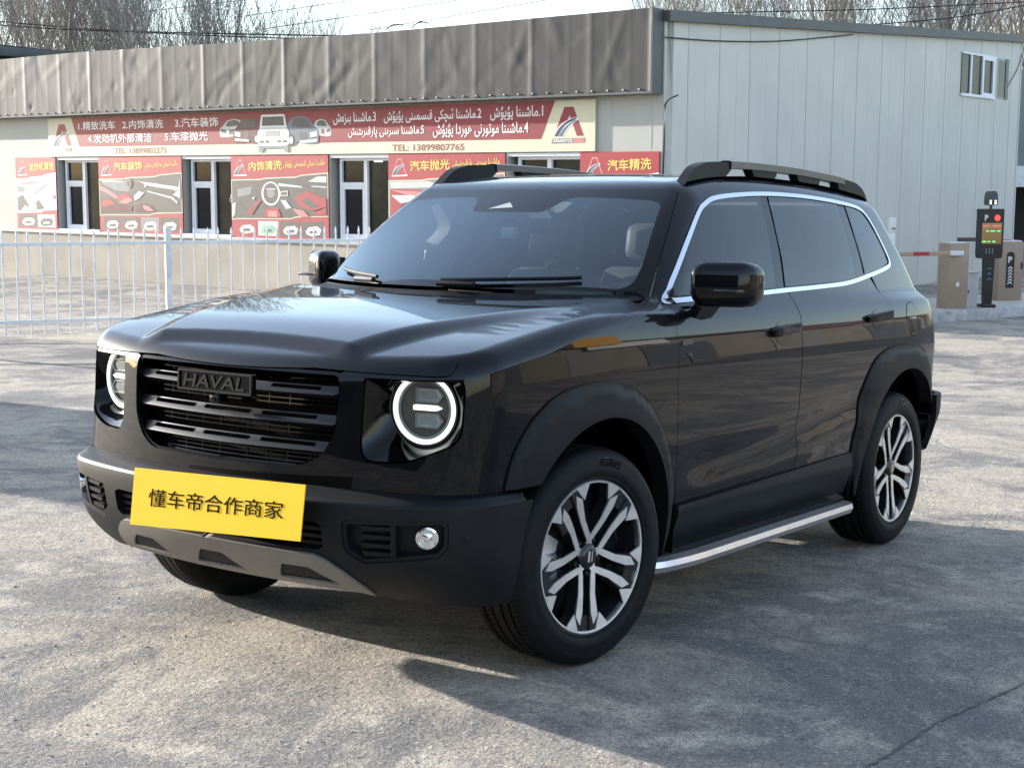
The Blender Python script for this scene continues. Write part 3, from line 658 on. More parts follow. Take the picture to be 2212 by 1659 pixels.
# ---------------------------------------------------------------- grey shed on the right, its back workshop and the cables on it
SHED = empty('shed_building', GM); tag(SHED, 'tall pale grey clad shed with a sloping dark roof edge', 'building')
def shed_top(x): return 3.915+.0508*x
mb = MB(); mb.prism([(.012, -1.2), (15.86, -1.2), (15.86, shed_top(15.86)), (.012, shed_top(0))], -.22, 0, flat); mb.box((15.6, -1.2, -9), (15.86, 4.6, -.22)); mb.build('wall', M_shed, SHED)
mb = MB()
for x in [.03, .72, 1.72, 2.745, 3.79, 4.857, 5.94, 6.95, 8.05, 9.166, 10.2, 11.28]+[12.3, 13.3, 14.25, 15.2]:
    hi = shed_top(x)-.01
    if 12.1 < x < 15.1:
        mb.box((x, -.9, 0), (x+.018, 3.26, .003)); mb.box((x, 4.30, 0), (x+.018, hi, .003))
    else: mb.box((x, -.9, 0), (x+.018, hi, .003))
mb.build('wall_seam', M_seam, SHED)
mb = MB()
for x in np.arange(.25, 15.6, .514): mb.box((x, -.9, .0), (x+.008, shed_top(x)-.45, .0015)) if not (11.9 < x < 15.1) else mb.box((x, -.9, .0), (x+.008, 3.2, .0015))
mb.build('wall_rib', pbr('cladding_rib', (.53, .51, .455), rough=.6, vary=.08), SHED)
MB().box((15.80, -.9, 0), (15.87, shed_top(15.8), .012)).build('corner_trim', M_shed, SHED); MB().box((.012, -.9, 0.0), (.05, shed_top(0), .012)).build('corner_trim', M_shed, SHED)
mb = MB(); mb.prism([(-.02, shed_top(0)-.005), (16.1, shed_top(16.1)-.005), (16.1, shed_top(16.1)+.165), (-.02, shed_top(0)+.165)], -.2, .12, flat); mb.prism([(.5, shed_top(.5)), (16.1, shed_top(16.1)), (16.1, shed_top(16.1)+.15), (.5, shed_top(.5)+.15)], -9, -.2, flat); mb.build('roof', M_trim, SHED)
W = empty('window', (0, 0, 0), None, SHED)
MB().box((12.15, 3.36, .006), (14.10, 4.235, .012)).build('pane', M_pane2, W)
MB().box((12.15, 3.38, .010), (12.60, 4.20, .018)).build('pane', M_dark0 if 'M_dark0' in globals() else M_pane, W)
mb = MB()
for a, b, c, d in ((12.12, 3.30, 14.16, 3.36), (12.12, 4.22, 14.16, 4.26), (12.60, 3.36, 12.68, 4.22), (13.30, 3.36, 13.40, 4.22), (13.95, 3.36, 14.06, 4.22), (13.40, 3.36, 13.95, 3.42), (13.40, 4.15, 13.95, 4.22)): mb.box((a, b, .004), (c, d, .05))
mb.build('frame', M_pvc, W)
W = empty('window', (0, 0, 0), None, SHED)
MB().box((14.34, 3.33, .004), (14.99, 4.26, .010)).build('frame', M_seam, W); MB().box((14.42, 3.38, .010), (14.80, 4.20, .016)).build('pane', M_pane, W)
MB().box((14.80, 3.33, .010), (14.99, 4.26, .03)).build('shutter', pbr('grey_green_shutter', (.16, .19, .18), rough=.6), W)
BW_ = empty('workshop_building', GM); tag(BW_, 'dark workshop entrance with a white lintel at the right edge behind the shed', 'building')
MB().box((16.6, 1.86, -9), (40, 4.6, -2.5)).build('wall', pbr('slate_cladding', (.13, .15, .15), rough=.7, vary=.2, scale=.7), BW_)
MB().box((16.6, 1.26, -2.9), (40, 1.86, -2.42)).build('lintel', M_ledge, BW_)
mb = MB(); mb.box((16.6, -1, -6), (40, 1.26, -5.8)); mb.box((16.6, -1, -5.8), (16.8, 1.26, -2.5)); mb.build('back_wall', pbr('dark_interior', (.006, .007, .009), rough=.9), BW_)
def cable(name, pts, r, label, group=None, M=None, n=6):
    mb = MB(); mb.tube(crv(pts, 8), r, n, True); o = mb.build(name, M_cable, None, 60)
    if M is not None: o.matrix_world = M.copy()
    tag(o, label, 'cable', group); return o
cable('cable', [(-.02, 3.66, .03), (1.6, 3.72, .02), (3.6, 3.86, .03), (5.6, 4.08, .03), (6.6, 4.20, .06)], .011, 'sagging black cable along the top of the grey shed wall', None, GM)
cable('cable', [(15.82, 4.45, .03), (15.5, 4.05, .03), (15.1, 3.75, .03), (14.9, 3.6, .03)], .009, 'short loose cable beside the small shuttered shed window', None, GM)
cable('cable', [(-.05, 2.75, .31), (.03, 2.6, .02), (.02, 2.0, .02), (.0, 1.2, .02), (.0, .2, .02)], .012, 'thin dark cable running down the corner of the shed', None, GM)

# ---------------------------------------------------------------- overhead lines
def at(px, depth):
    d = BW[0]*(px[0]-1106)/3248.2-BW[1]*(px[1]-829.5)/3248.2+BW[2]; return CAM+d*depth
s0 = lambda x, y: (x/1.3012*.64584, y/1.3012*.64584)
LN = [([(-80, 86), (0, 96), (320, 122), (640, 140), (1400, 156), (1900, 160)], 46, .022, 'topmost heavy black overhead cable above the left part of the fascia'),
      ([(-80, 100), (0, 111), (250, 128), (480, 137), (1000, 160), (1300, 170)], 44, .018, 'second black overhead cable crossing the bare treetops, just under the topmost'),
      ([(-80, 182), (0, 197), (230, 222), (460, 240), (700, 262)], 42, .020, 'overhead cable low over the left end of the fascia, upper one'),
      ([(-80, 214), (0, 226), (220, 236), (440, 246), (640, 262)], 42, .018, 'overhead cable low over the left end of the fascia, lower one'),
      ([(300, 100), (640, 52), (1080, 0), (1300, -26)], 62, .016, 'thin pale wire rising to the right, leftmost of those in open sky'),
      ([(1040, 75), (1540, 2), (1800, -36)], 62, .016, 'thin wire rising to the right past the middle treetops'),
      ([(1130, 130), (1600, 62), (2010, 0), (2200, -30)], 60, .016, 'thin wire above the two barbed wire curls'),
      ([(1600, 134), (2000, 66), (2300, 16), (2500, -20)], 58, .016, 'thin wire ending over the right end of the dark fascia')]
for pts, dp, r, lab in LN: cable('overhead_cable', [at(s0(*p), dp) for p in pts], r, lab, 'overhead cables against the sky')
sg = lambda x, y: ((1700+x/1.2823)*.64584, y/1.2823*.64584)
for pts, lab in (([(700, 60), (1100, 52), (1600, 40), (2212, 10)], 'wire sagging through the bare trees behind the shed roof'), ([(1500, 112), (1900, 78), (2212, 26), (2400, -5)], 'wire climbing to the right edge over the shed roof')):
    cable('overhead_cable', [at(sg(*p), 48) for p in pts], .018, lab, 'overhead cables against the sky')

# ---------------------------------------------------------------- bare trees
def grow(seed, height, spread, trunk_r, levels=5, upright=.6):
    r = random.Random(seed); mb = MB(); tw = MB()
    def branch(p, d, L, rad, lv):
        pts = [p]; n = 4 if lv < 3 else 3; dd = Vector(d)
        for i in range(n):
            dd = (dd+Vector((r.gauss(0, .13), r.gauss(0, .13), r.gauss(0, .08)+upright*.10))).normalized(); pts.append(pts[-1]+dd*L/n)
        rs = [rad*(1-.55*i/n) for i in range(n+1)]
        (mb if lv < 3 else tw).tube(pts, rs, 6 if lv < 2 else (4 if lv < 4 else 3), False)
        if lv >= levels: return
        k = {0: 6, 1: 5, 2: 3, 3: 2}.get(lv, 1)
        for i in range(k):
            t = .35+.65*(i+r.random()*.6)/k; t = min(t, 1); j = min(int(t*n), n-1); q = pts[j].lerp(pts[j+1], t*n-j)
            ax = Vector((r.uniform(-1, 1), r.uniform(-1, 1), r.uniform(-.1, .3))).normalized(); sp = spread*(1. if lv else .7)
            nd = (dd*(1-sp*.5)+ax*sp+Vector((0, 0, upright*.45))).normalized()
            branch(q, nd, L*r.uniform(.56, .80), max(rs[j]*r.uniform(.40, .55), .006), lv+1)
        branch(pts[-1], (dd+Vector((r.gauss(0, .2), r.gauss(0, .2), .2))).normalized(), L*.62, max(rs[-1]*.8, .006), lv+1)
    branch(Vector((0, 0, 0)), (0, 0, 1), height*.34, trunk_r, 0)
    return mb, tw
protos = []
for i, (sd, h, sp, tr_, up_) in enumerate(((5, 11., .62, .16, .9), (11, 11.5, .5, .15, 1.1), (23, 10., .75, .17, .7))):
    mb, tw = grow(sd, h*1.12, sp, tr_, 5, up_); protos.append((mb, tw))
tree_mesh = []
def tree(loc, rz_, s, kind, label, group):
    root = empty('bare_tree', loc, (0, 0, rz_)); root.scale = (s, s, s); tag(root, label, 'tree', group)
    if len(tree_mesh) <= kind: tree_mesh.extend([None]*(kind+1-len(tree_mesh)))
    if tree_mesh[kind] is None:
        mb, tw = protos[kind]; a = mb.build('trunk', M_bark, root, 60); b = tw.build('crown', M_bark, root, 60); tree_mesh[kind] = (a, b)
    else:
        for o in tree_mesh[kind]: c = o.copy(); col.objects.link(c); c.parent = root
    return root
order = ['first', 'second', 'third', 'fourth', 'fifth', 'sixth', 'seventh', 'eighth', 'ninth', 'tenth', 'eleventh', 'twelfth', 'thirteenth', 'fourteenth', 'fifteenth', 'sixteenth', 'seventeenth']

tl_ = [(-20, 44, 1.0, 0), (40, 50, 1.05, 1), (105, 47, .95, 2), (165, 52, 1.0, 0), (230, 46, 1.02, 1), (300, 51, 1.08, 2), (365, 45, .98, 0), (430, 50, 1.04, 1), (505, 48, .97, 2), (70, 56, 1.15, 1), (200, 58, 1.2, 2), (335, 57, 1.15, 0), (470, 58, 1.12, 2), (580, 60, .92, 0), (690, 62, .9, 1), (760, 56, .95, 2)]
tl_.sort()
for k, (px, dp, s, kd) in enumerate(tl_):
    p = at((px, 390), dp); tree((p[0], p[1], -.8), k*2.1, s, kd, 'leafless tree behind the dark fascia, %s from the left edge' % order[k], 'bare trees behind the shop')
tr2 = [(1440, 60, 1.15, 1), (1515, 56, 1.12, 2), (1585, 62, 1.25, 0), (1650, 55, 1.15, 1), (1715, 60, 1.3, 2), (1775, 53, 1.25, 0), (1840, 58, 1.35, 1), (1905, 52, 1.3, 2), (1970, 57, 1.4, 0), (2035, 50, 1.3, 1), (2100, 68, 1.75, 2), (2160, 66, 1.75, 0), (2215, 70, 1.85, 1), (2275, 66, 1.75, 2)]
for k, (px, dp, s, kd) in enumerate(tr2):
    p = at((px, 390), dp); tree((p[0], p[1], -.8), 1+k*1.7, s, kd, 'leafless tree behind the pale shed roof, %s from the fascia end' % order[k], 'bare trees behind the shed')
# a house roof far behind the left end, and the places the paintwork mirrors
HB = empty('roof_house'); tag(HB, 'dark low house roof just showing over the fascia at the left edge', 'house')
c = at((20, 118), 40); mb = MB(); mb.box((c[0]-1.2, c[1]-.6, -1), (c[0]+6, c[1]+8, c[2]-.15)); mb.build('wall', M_soffit, HB)
mb = MB(); mb.box((c[0]-1.6, c[1]-1.0, c[2]-.15), (c[0]+6.4, c[1]+8.4, c[2]+.1), .02); mb.build('roof', M_trim, HB)

# ---------------------------------------------------------------- picket fence
FENCE = empty('picket_fence'); tag(FENCE, 'white metal picket fence with pointed tops left of the SUV', 'fence')
M_fence = pbr('white_fence_paint', (.80, .79, .77), rough=.45, vary=.06, scale=8, dirt=(.30, .28, .27), dirt_amt=.45)
F0 = np.array([8.06, 13.05]); F1 = np.array([9.43, 12.20]); fd = (F1-F0)/np.linalg.norm(F1-F0); fn = np.array([-fd[1], fd[0]])
def fpt(s, z, o=0.): q = F0+fd*s+fn*o; return (q[0], q[1], z)
M_ = Matrix.Identity(4)
def fbox(s0_, s1_, z0, z1, o0, o1):
    mb = MB(); V = [fpt(s, z, o) for z in (z0, z1) for s, o in ((s0_, o0), (s1_, o0), (s1_, o1), (s0_, o1))]
    return mb.add(V, [(0, 1, 2, 3)[::-1], (4, 5, 6, 7), (0, 1, 5, 4), (1, 2, 6, 5), (2, 3, 7, 6), (3, 0, 4, 7)])
sp_ = .166
zr1, zr0 = .555, -.455
gz_ = lambda s: float(ground_z(F0[0]+fd[0]*s, F0[1]+fd[1]*s))
for z in (zr1, zr0): fbox(-4.2, 6.9, z-.022, z+.022, -.022, .022).build('rail', M_fence, FENCE, 30)
posts = [-2.9+.0, 1.985, 6.9]
i = 0; s = .19-sp_*14
while s < 6.9:
    near_post = any(abs(s-q) < .07 for q in posts)
    if not near_post:
        mb = MB(); r = .0142; tilt = rng.uniform(-.016, .016)
        pr = [(-.60, r), (.70, r), (.72, r*1.25), (.735, r), (.79, .002)]
        mb.tube([fpt(s+tilt*(z+.6), z-.03) for z, _ in pr], [q for _, q in pr], 6); mb.build('picket', M_fence, FENCE, 40)
    s += sp_
for q in posts:
    mb = fbox(q-.04, q+.04, gz_(q)-.1, .735, -.04, .04); m2 = fbox(q-.046, q+.046, .735, .75, -.046, .046); mb.add(m2.v, m2.f); mb.build('post', M_fence, FENCE, 30)

# ---------------------------------------------------------------- out of frame: the mirrored garage row, plus unseen forms added for reflection and shade
M_far = pbr('ochre_wall', (.16, .14, .11), rough=.85, vary=.12, scale=.6, dirt=(.10, .085, .07), dirt_amt=.5)
OB = empty('garage_row'); tag(OB, 'beige garage row facing the side of the SUV, mirrored in its doors', 'building')
mb = MB(); mb.box((2, -24, -1.2), (75, -17, 2.9)); mb.build('wall', M_far, OB)
mb = MB(); mb.box((1.6, -24.4, 3.2), (75.4, -16.6, 3.55)); mb.build('roof', M_trim, OB)
for k in range(9):
    x = 6+k*7.2; mb = MB(); mb.box((x, -17.0, -1), (x+3.6, -16.96, 2.1)); mb.build('door', pbr('garage_door_paint', (.05, .06, .075) if k % 2 else (.16, .15, .14), rough=.6), OB)
for k in range(5):
    x = 9+k*13; mb = MB(); mb.box((x, -16.58, 2.35), (x+6.5, -16.5, 3.15)); mb.build('name_board', M_lgp if k % 2 else M_maroon, OB)
MB().box((20.5, -16.95, 2.95), (25.5, -16.15, 4.9)).build('awning', pbr('orange_awning', (.55, .27, .03), rough=.6), OB)
RB = empty('added_dark_wall'); tag(RB, 'unseen dark wall behind the camera, added for a dark reflection in the grille side', 'building')  # added out of view so the car front mirrors something dark
mb = MB(); mb.box((-26, -30, -1), (-19, 10, 6.5)); mb.build('wall', pbr('brown_brick', (.085, .07, .06), rough=.9, vary=.25, scale=1.5), RB)
for k in range(8): MB().box((-18.98, -27+k*4.6, 1.2), (-18.93, -25+k*4.6, 3)).build('window', M_pane, RB)

GB = empty('added_shade_box'); tag(GB, 'unseen brown box added outside the left edge to shade the ground by the fence', 'shade caster')  # added shadow caster out of view, for the shade band left of the car
mb = MB(); mb.box((.0, 11.6, -1), (2.85, 14, 2.1)); mb.build('wall', M_far, GB)
mb = MB(); mb.box((-.15, 11.4, 2.1), (3.0, 14.2, 2.28)); mb.build('roof', M_trim, GB)
MB().box((.5, 11.57, .4), (2.3, 11.61, 1.5)).build('window', M_pane, GB)
# ---------------------------------------------------------------- the SUV
M_paint = pbr('black_paint', (.0022, .0028, .004), rough=.4, metal=0, spec=.03, coat=1.0, coat_rough=.008, coat_ior=1.34, vary=.1, scale=3)
M_gloss = pbr('gloss_black', (.002, .002, .0025), rough=.08, spec=.2, coat=.2, coat_rough=.02, vary=.1)
M_plastic = pbr('charcoal_plastic', (.0085, .009, .0105), rough=.5, spec=.2, vary=.12, scale=14, bump=.05, bscale=900)
M_rubber = pbr('tyre_rubber', (.0065, .0065, .007), rough=.6, spec=.22, vary=.25, scale=25, dirt=(.022, .021, .019), dirt_amt=.35)
M_dark = pbr('black_void', (.0015, .0015, .0016), rough=.9, spec=.1, vary=.2)
M_chrome = pbr('chrome_trim', (.72, .74, .78), rough=.12, metal=1, vary=.03)
M_alloy = pbr('machined_alloy', (.84, .83, .82), rough=.46, metal=1, vary=.08, scale=30)
M_alloyd = pbr('dark_alloy', (.014, .0145, .016), rough=.22, metal=.0, spec=.5, coat=.6, vary=.1)
M_skid = pbr('brushed_skid', (.21, .19, .165), rough=.45, metal=.2, vary=.08, scale=20)
M_stepm = pbr('brushed_step_edge', (.72, .72, .73), rough=.3, metal=.9, vary=.08, scale=20)
M_bar = pbr('dark_grille_bar', (.020, .020, .021), rough=.28, metal=.35, spec=.4, vary=.1)
M_satin = pbr('satin_dark_metal', (.05, .05, .052), rough=.3, metal=.75, vary=.1)
M_privacy = pbr('privacy_glass', (.004, .0045, .005), rough=.0, spec=.5, coat=.35, coat_rough=.0, vary=.05)
M_shield = glass_mat('windscreen_glass', (.84, .92, .92), refl=(.82, .94, 1.), ior=2.05)
M_tint = glass_mat('tinted_side_glass', (.24, .26, .27), ior=1.5)
M_lens = glass_mat('lamp_lens', (.8, .82, .82), ior=1.45)
M_led = pbr('white_led', (.9, .92, .86), rough=.4, emit=(.93, 1., .84), estr=.40)
UPZ = np.array([0, 0, 1.])
M_wht0 = pbr('white_tag', (.9, .92, .9), rough=.4); M_wht1 = pbr('pale_tray', (.32, .36, .35), rough=.6)
M_mod = pbr('module_glass', (.34, .37, .36), rough=.18, spec=.5, coat=.5, vary=.35, scale=60)
M_led2 = pbr('dim_led', (.8, .82, .76), rough=.4, emit=(.9, 1., .82), estr=.20)
M_lens2 = pbr('pale_lamp_ring', (.20, .22, .21), rough=.15, spec=.5, vary=.1)
M_int = pbr('cabin_trim', (.17, .175, .18), rough=.7, spec=.3, vary=.15)
M_seat = pbr('seat_leather', (.17, .17, .17), rough=.55, vary=.15, scale=12)
M_liner = pbr('pale_headliner', (.72, .74, .73), rough=.85, vary=.06)
M_yellow = pbr('yellow_card', srgb(255, 205, 50), rough=.55, spec=.2, vary=.02)
M_ink = pbr('black_ink', (.004, .004, .004), rough=.8, spec=.05, vary=.1)
M_rail = pbr('grey_rail', (.10, .105, .11), rough=.32, metal=.6, vary=.08)
M_step = pbr('step_rubber', (.02, .024, .026), rough=.55, vary=.3, scale=30, bump=.4, bscale=120)
M_lensd = pbr('dark_lamp_cell', (.03, .033, .033), rough=.12, spec=.5, coat=.5, vary=.2)
M_reflector = pbr('lamp_reflector', (.75, .77, .78), rough=.12, metal=1, vary=.1, scale=40)

CAR = empty('parked_suv')
tag(CAR, 'black boxy SUV with round lit headlights and a yellow card over its plate', 'car')
carm = Matrix.Identity(4)
CO = MC @ (-CAM)+CAM
for i in range(3):
    for j in range(3): carm[i][j] = MC[i][j]
    carm[i][3] = CO[i]
CAR.matrix_world = carm
def part(name, parent=CAR): return empty(name, parent=parent)

def surf(outer, holes=(), proj='uz', g=None, off=0., h=.03, lip=.015, dd=.02, extra=None, fine=.009):
    outer = dens(outer, dd); holes = [dens(q, dd) for q in holes]
    if area2(outer) < 0: outer = outer[::-1]
    holes = [q if area2(q) < 0 else q[::-1] for q in holes]
    A = np.array(outer); lo, hi = A.min(0), A.max(0)
    nx = max(2, int((hi[0]-lo[0])/h)); nz = max(2, int((hi[1]-lo[1])/h))
    gx, gz = np.meshgrid(np.linspace(lo[0], hi[0], nx+1), np.linspace(lo[1], hi[1], nz+1)); Q = np.stack([gx.ravel(), gz.ravel()], 1)
    ok = inpoly(Q, outer)
    for q in holes: ok &= ~inpoly(Q, q)
    Q = Q[ok]
    if extra is not None:                              # finer rows where the skin rolls over
        E_ = np.array(extra, float); ok = inpoly(E_, outer)
        for q in holes: ok &= ~inpoly(E_, q)
        E_ = E_[ok]; lo2 = E_.min(0); lim = fine
        key = {(int(round(a/lim)), int(round(b/lim))) for a, b in E_}
        keep = np.array([not any((int(round(a/lim))+i, int(round(b/lim))+j) in key for i in (-1, 0, 1) for j in (-1, 0, 1)) for a, b in Q], bool) if len(Q) else np.zeros(0, bool)
        Q = np.vstack([Q[keep], E_])
    if len(Q):
        d = dist_seg(Q, outer)
        for q in holes: d = np.minimum(d, dist_seg(Q, q))
        Q = Q[d > (min(h, fine) if extra is not None else h)*.45]
    loops = [outer]+holes
    pts = np.array(outer+sum(holes, [])); pts = np.vstack([pts, Q]) if len(Q) else pts
    F = tri(outer, holes, [tuple(q) for q in Q])
    gg = g or g_body
    o = off(pts[:, 0], pts[:, 1]) if callable(off) else off
    P = P_uz(pts[:, 0], pts[:, 1], gg, o) if proj == 'uz' else P_xy(pts[:, 0], pts[:, 1], gg, o)
    N = grad(gg, P)
    if callable(off):                                  # take the offset's own slope into the normal
        e = .004; f = (lambda a, b: P_uz(a, b, gg, off(a, b))) if proj == 'uz' else (lambda a, b: P_xy(a, b, gg, off(a, b)))
        tu = f(pts[:, 0]+e, pts[:, 1])-f(pts[:, 0]-e, pts[:, 1]); tv = f(pts[:, 0], pts[:, 1]+e)-f(pts[:, 0], pts[:, 1]-e)
        n2 = np.cross(tu, tv); n2 /= np.maximum(np.linalg.norm(n2, axis=1, keepdims=True), 1e-12)
        N = np.where((n2*N).sum(1, keepdims=True) > 0, n2, -n2)
    V = [P]; NN = [N]; FF = list(F); k = len(P); s = 0
    if lip:
        for L in loops:
            n = len(L); p = P[s:s+n]; nn = N[s:s+n]
            t = np.roll(p, -1, 0)-np.roll(p, 1, 0); t /= np.maximum(np.linalg.norm(t, axis=1, keepdims=True), 1e-9)
            lat = np.cross(t, nn); lat /= np.maximum(np.linalg.norm(lat, axis=1, keepdims=True), 1e-9)
            V += [p, p-nn*lip]; NN += [lat, lat]
            for i in range(n):
                j = (i+1) % n; FF.append((k+j, k+i, k+n+i, k+n+j))
            k += 2*n; s += n
    return np.vstack(V), np.vstack(NN), FF
def merge(L):
    V = []; N = []; F = []; k = 0
    for v, n, f in L:
        V.append(v); N.append(n); F += [tuple(i+k for i in q) for q in f]; k += len(v)
    return np.vstack(V), np.vstack(N), F
FLIP = np.array([1, -1, 1.])
def mirror(S): return S[0]*FLIP, S[1]*FLIP, [q[::-1] for q in S[2]]
def panel(name, S, mat, parent=CAR, mode='pair'):
    """mode: pair = near and far piece, join = one piece across the car, near = near side only"""
    if mode == 'join':
        S = merge([S, mirror(S)]); return [mk(name, S[0], S[2], mat, parent, normals=S[1])]
    ps = parent if isinstance(parent, (list, tuple)) else (parent, parent)
    o = [mk(name, S[0], S[2], mat, ps[0], normals=S[1])]
    if mode == 'pair':
        T2 = mirror(S); o.append(mk(name, T2[0], T2[2], mat, ps[1], normals=T2[1]))
    return o
def mbpair(name, mb, mat, parent=CAR, angle=35):
    ps = parent if isinstance(parent, (list, tuple)) else (parent, parent)
    a = mb.build(name, mat, ps[0], angle)
    m2 = MB(); m2.v = [(v[0], -v[1], v[2]) for v in mb.v]; m2.f = [f[::-1] for f in mb.f]
    return [a, m2.build(name, mat, ps[1], angle)]
def circ(c, r, n=40, a0=0, a1=360, ry=None):
    ry = ry or r
    full = a1-a0 >= 359.9
    return [(c[0]+r*math.cos(math.radians(a0+(a1-a0)*i/(n if full else n-1))), c[1]+ry*math.sin(math.radians(a0+(a1-a0)*i/(n if full else n-1)))) for i in range(n)]
def offset(poly, d):
    """move a closed polygon inwards by d"""
    if area2(poly) < 0: poly = poly[::-1]
    P = np.array(poly, float); o = []
    for i in range(len(P)):
        a = P[i]-P[i-1]; b = P[(i+1) % len(P)]-P[i]
        na = np.array([-a[1], a[0]])/max(np.linalg.norm(a), 1e-9); nb = np.array([-b[1], b[0]])/max(np.linalg.norm(b), 1e-9)
        m = na+nb; m /= max(np.linalg.norm(m), 1e-9); o.append(tuple(P[i]+m*d/max(m@na, .5)))
    return o
def frame_at(u, z, g=None, off=0.):
    P = P_uz(np.array([u]), np.array([z]), g, off)[0]; n = grad(g or g_body, P[None])[0]
    up = np.array([0, 0, 1.]); a = np.cross(up, n); a /= np.linalg.norm(a); b = np.cross(n, a)
    return P, a, b, n                                   # a = to the right when looking at the face from outside
WZ, WR = .371, .371
ARCH = (0., .378); ARCHR = (2.738, .378)

# --- outlines, (u, z) on the near side
RU = np.concatenate([np.linspace(UM, -.3, 60), np.linspace(-.28, XQ, 110), np.linspace(XQ+.02, VM, 40)]); RZV = ridge_z(RU)
ridge = list(zip(RU, RZV))
def rz(u): return float(np.interp(u, RU, RZV))
shut = crv([(UM, 1.014), (-1.30, 1.013), (-1.10, 1.010), (-.90, 1.009), (-.765, 1.010), (-.733, 1.020), (-.712, 1.046), (-.657, 1.078), (-.528, 1.107), (-.361, 1.134), (-.088, 1.174), (.16, 1.204), (.335, 1.222)], 6)
grille = rnd([(UM, .700), (-1.295, .702), (-1.225, .742), (-1.180, .815), (-1.171, .94), (-1.176, 1.008), (UM, 1.008)], [0, .05, .03, .06, .05, .03, 0])
pod = rnd([(-1.068, .997), (-.694, .999), (-.690, .962), (-.699, .835), (-.725, .805), (-.850, .757), (-.915, .743), (-1.040, .741), (-1.073, .765), (-1.074, .82)], [.012, .015, .02, .03, .03, .05, .05, .03, .02, .02])
DLO = crv([(.535, 1.212), (.590, 1.262), (.643, 1.310), (.788, 1.428), (.965, 1.552), (1.055, 1.594), (1.172, 1.622), (1.45, 1.645), (1.75, 1.657), (2.10, 1.657), (2.45, 1.645), (2.66, 1.629), (2.745, 1.598), (2.795, 1.53), (2.825, 1.45), (2.842, 1.39), (2.835, 1.352), (2.76, 1.327), (2.45, 1.288), (2.18, 1.260), (1.869, 1.247), (1.534, 1.237), (1.2, 1.226), (.85, 1.218), (.62, 1.211)], 5, True)
if area2(DLO) < 0: DLO = DLO[::-1]
D1 = [(.520, 1.200), (.503, 1.10), (.499, .922), (.526, .671), (.545, .50), (.547, .455)]
D2 = [(1.545, 1.230), (1.571, 1.14), (1.560, 1.10), (1.550, .856), (1.568, .593), (1.568, .455)]
D3t = [(2.50, 1.283), (2.575, 1.21), (2.594, 1.16), (2.596, .978)]
farc = [(-.529, .66), (-.510, .73), (-.458, .811), (-.364, .892), (-.246, .945), (-.062, .968), (.081, .956), (.237, .909), (.36, .822), (.445, .712), (.505, .58), (.523, .491), (.530, .40), (.520, .30)]
rarc = [(2.205, .30), (2.185, .40), (2.168, .52), (2.198, .68), (2.245, .81), (2.335, .905), (2.440, .950), (2.60, .969), (2.83, .969), (3.00, .935), (3.10, .85), (3.165, .72), (3.18, .66)]
fcur = crv(farc, 4); rcur = crv(rarc, 4)
# door opening (doors and glass) cut from the body side
def top_part(a, b):
    """points of the window outline from u=a (lower front) over the top to u=b (lower rear)"""
    i0 = min(range(len(DLO)), key=lambda i: (DLO[i][0]-.52)**2+(DLO[i][1]-1.20)**2)
    q = DLO[i0:]+DLO[:i0]; return q
low = sorted([p for p in DLO if p[1] < 1.36 and (p[1] < 1.212+.06*max(0, p[0]-.5) + .012*max(0, p[0]-1.5)**2+.02)], key=lambda p: p[0])
def belt(u): return float(np.interp(u, [.535, .62, .85, 1.2, 1.534, 1.869, 2.18, 2.45, 2.76], [1.211, 1.211, 1.218, 1.226, 1.237, 1.247, 1.260, 1.288, 1.327]))
up = [p for p in DLO if p[1] > belt(p[0])+.006]          # everything above the belt
up = sorted(up, key=lambda p: -math.atan2(p[1]-1.30, p[0]-1.7) if True else 0)
up = sorted(up, key=lambda p: math.atan2(p[1]-1.24, 1.7-p[0]))  # front -> rear over the top
rear_low = [(u, belt(u)) for u in np.linspace(2.76, 2.52, 6)]
opening = [D1[-1], *D1[-2::-1][:4], (.520, 1.200), (.535, 1.211)]+up+rear_low+D3t[1:]+[(2.44, .950)]+crv([(2.335, .905), (2.245, .81), (2.198, .68), (2.168, .52), (2.178, .455)], 4)
if area2(opening) < 0: opening = opening[::-1]
def arc(c, r, a0, a1, n): return [(c[0]+r*math.cos(math.radians(a0+(a1-a0)*i/(n-1))), c[1]+r*math.sin(math.radians(a0+(a1-a0)*i/(n-1)))) for i in range(n)]
top_line = [(u, z-.0) for u, z in ridge if u > .36]
body = [(UM, .60), (-.55, .60), (-.55, .56)]+arc(ARCH, .535, 160, -5, 34)+[(.535, .29), (2.20, .29)]+arc(ARCHR, .535, 186, 20, 34)+[(3.22, .60), (VM, .60)]+top_line[::-1]+[(.345, 1.2285)]+[p for p in shut[::-1] if p[0] > -1.172]+[p for p in grille[::-1] if p[0] > UM+.001 and p[1] < 1.006][0:]+[(UM, .700)]
BX_ = [(u, lerp_on(shut, u)-k*.0085) for u in np.arange(-.725, .34, .009) for k in range(1, 14)]+[(u, rz(u)-k*.0085) for u in np.arange(.35, 1.3, .011) for k in range(1, 9)]
S_body = surf(body, [opening, pod], h=.022, lip=.05, dd=.012, extra=BX_)
panel('body', S_body, M_paint, CAR, 'join')

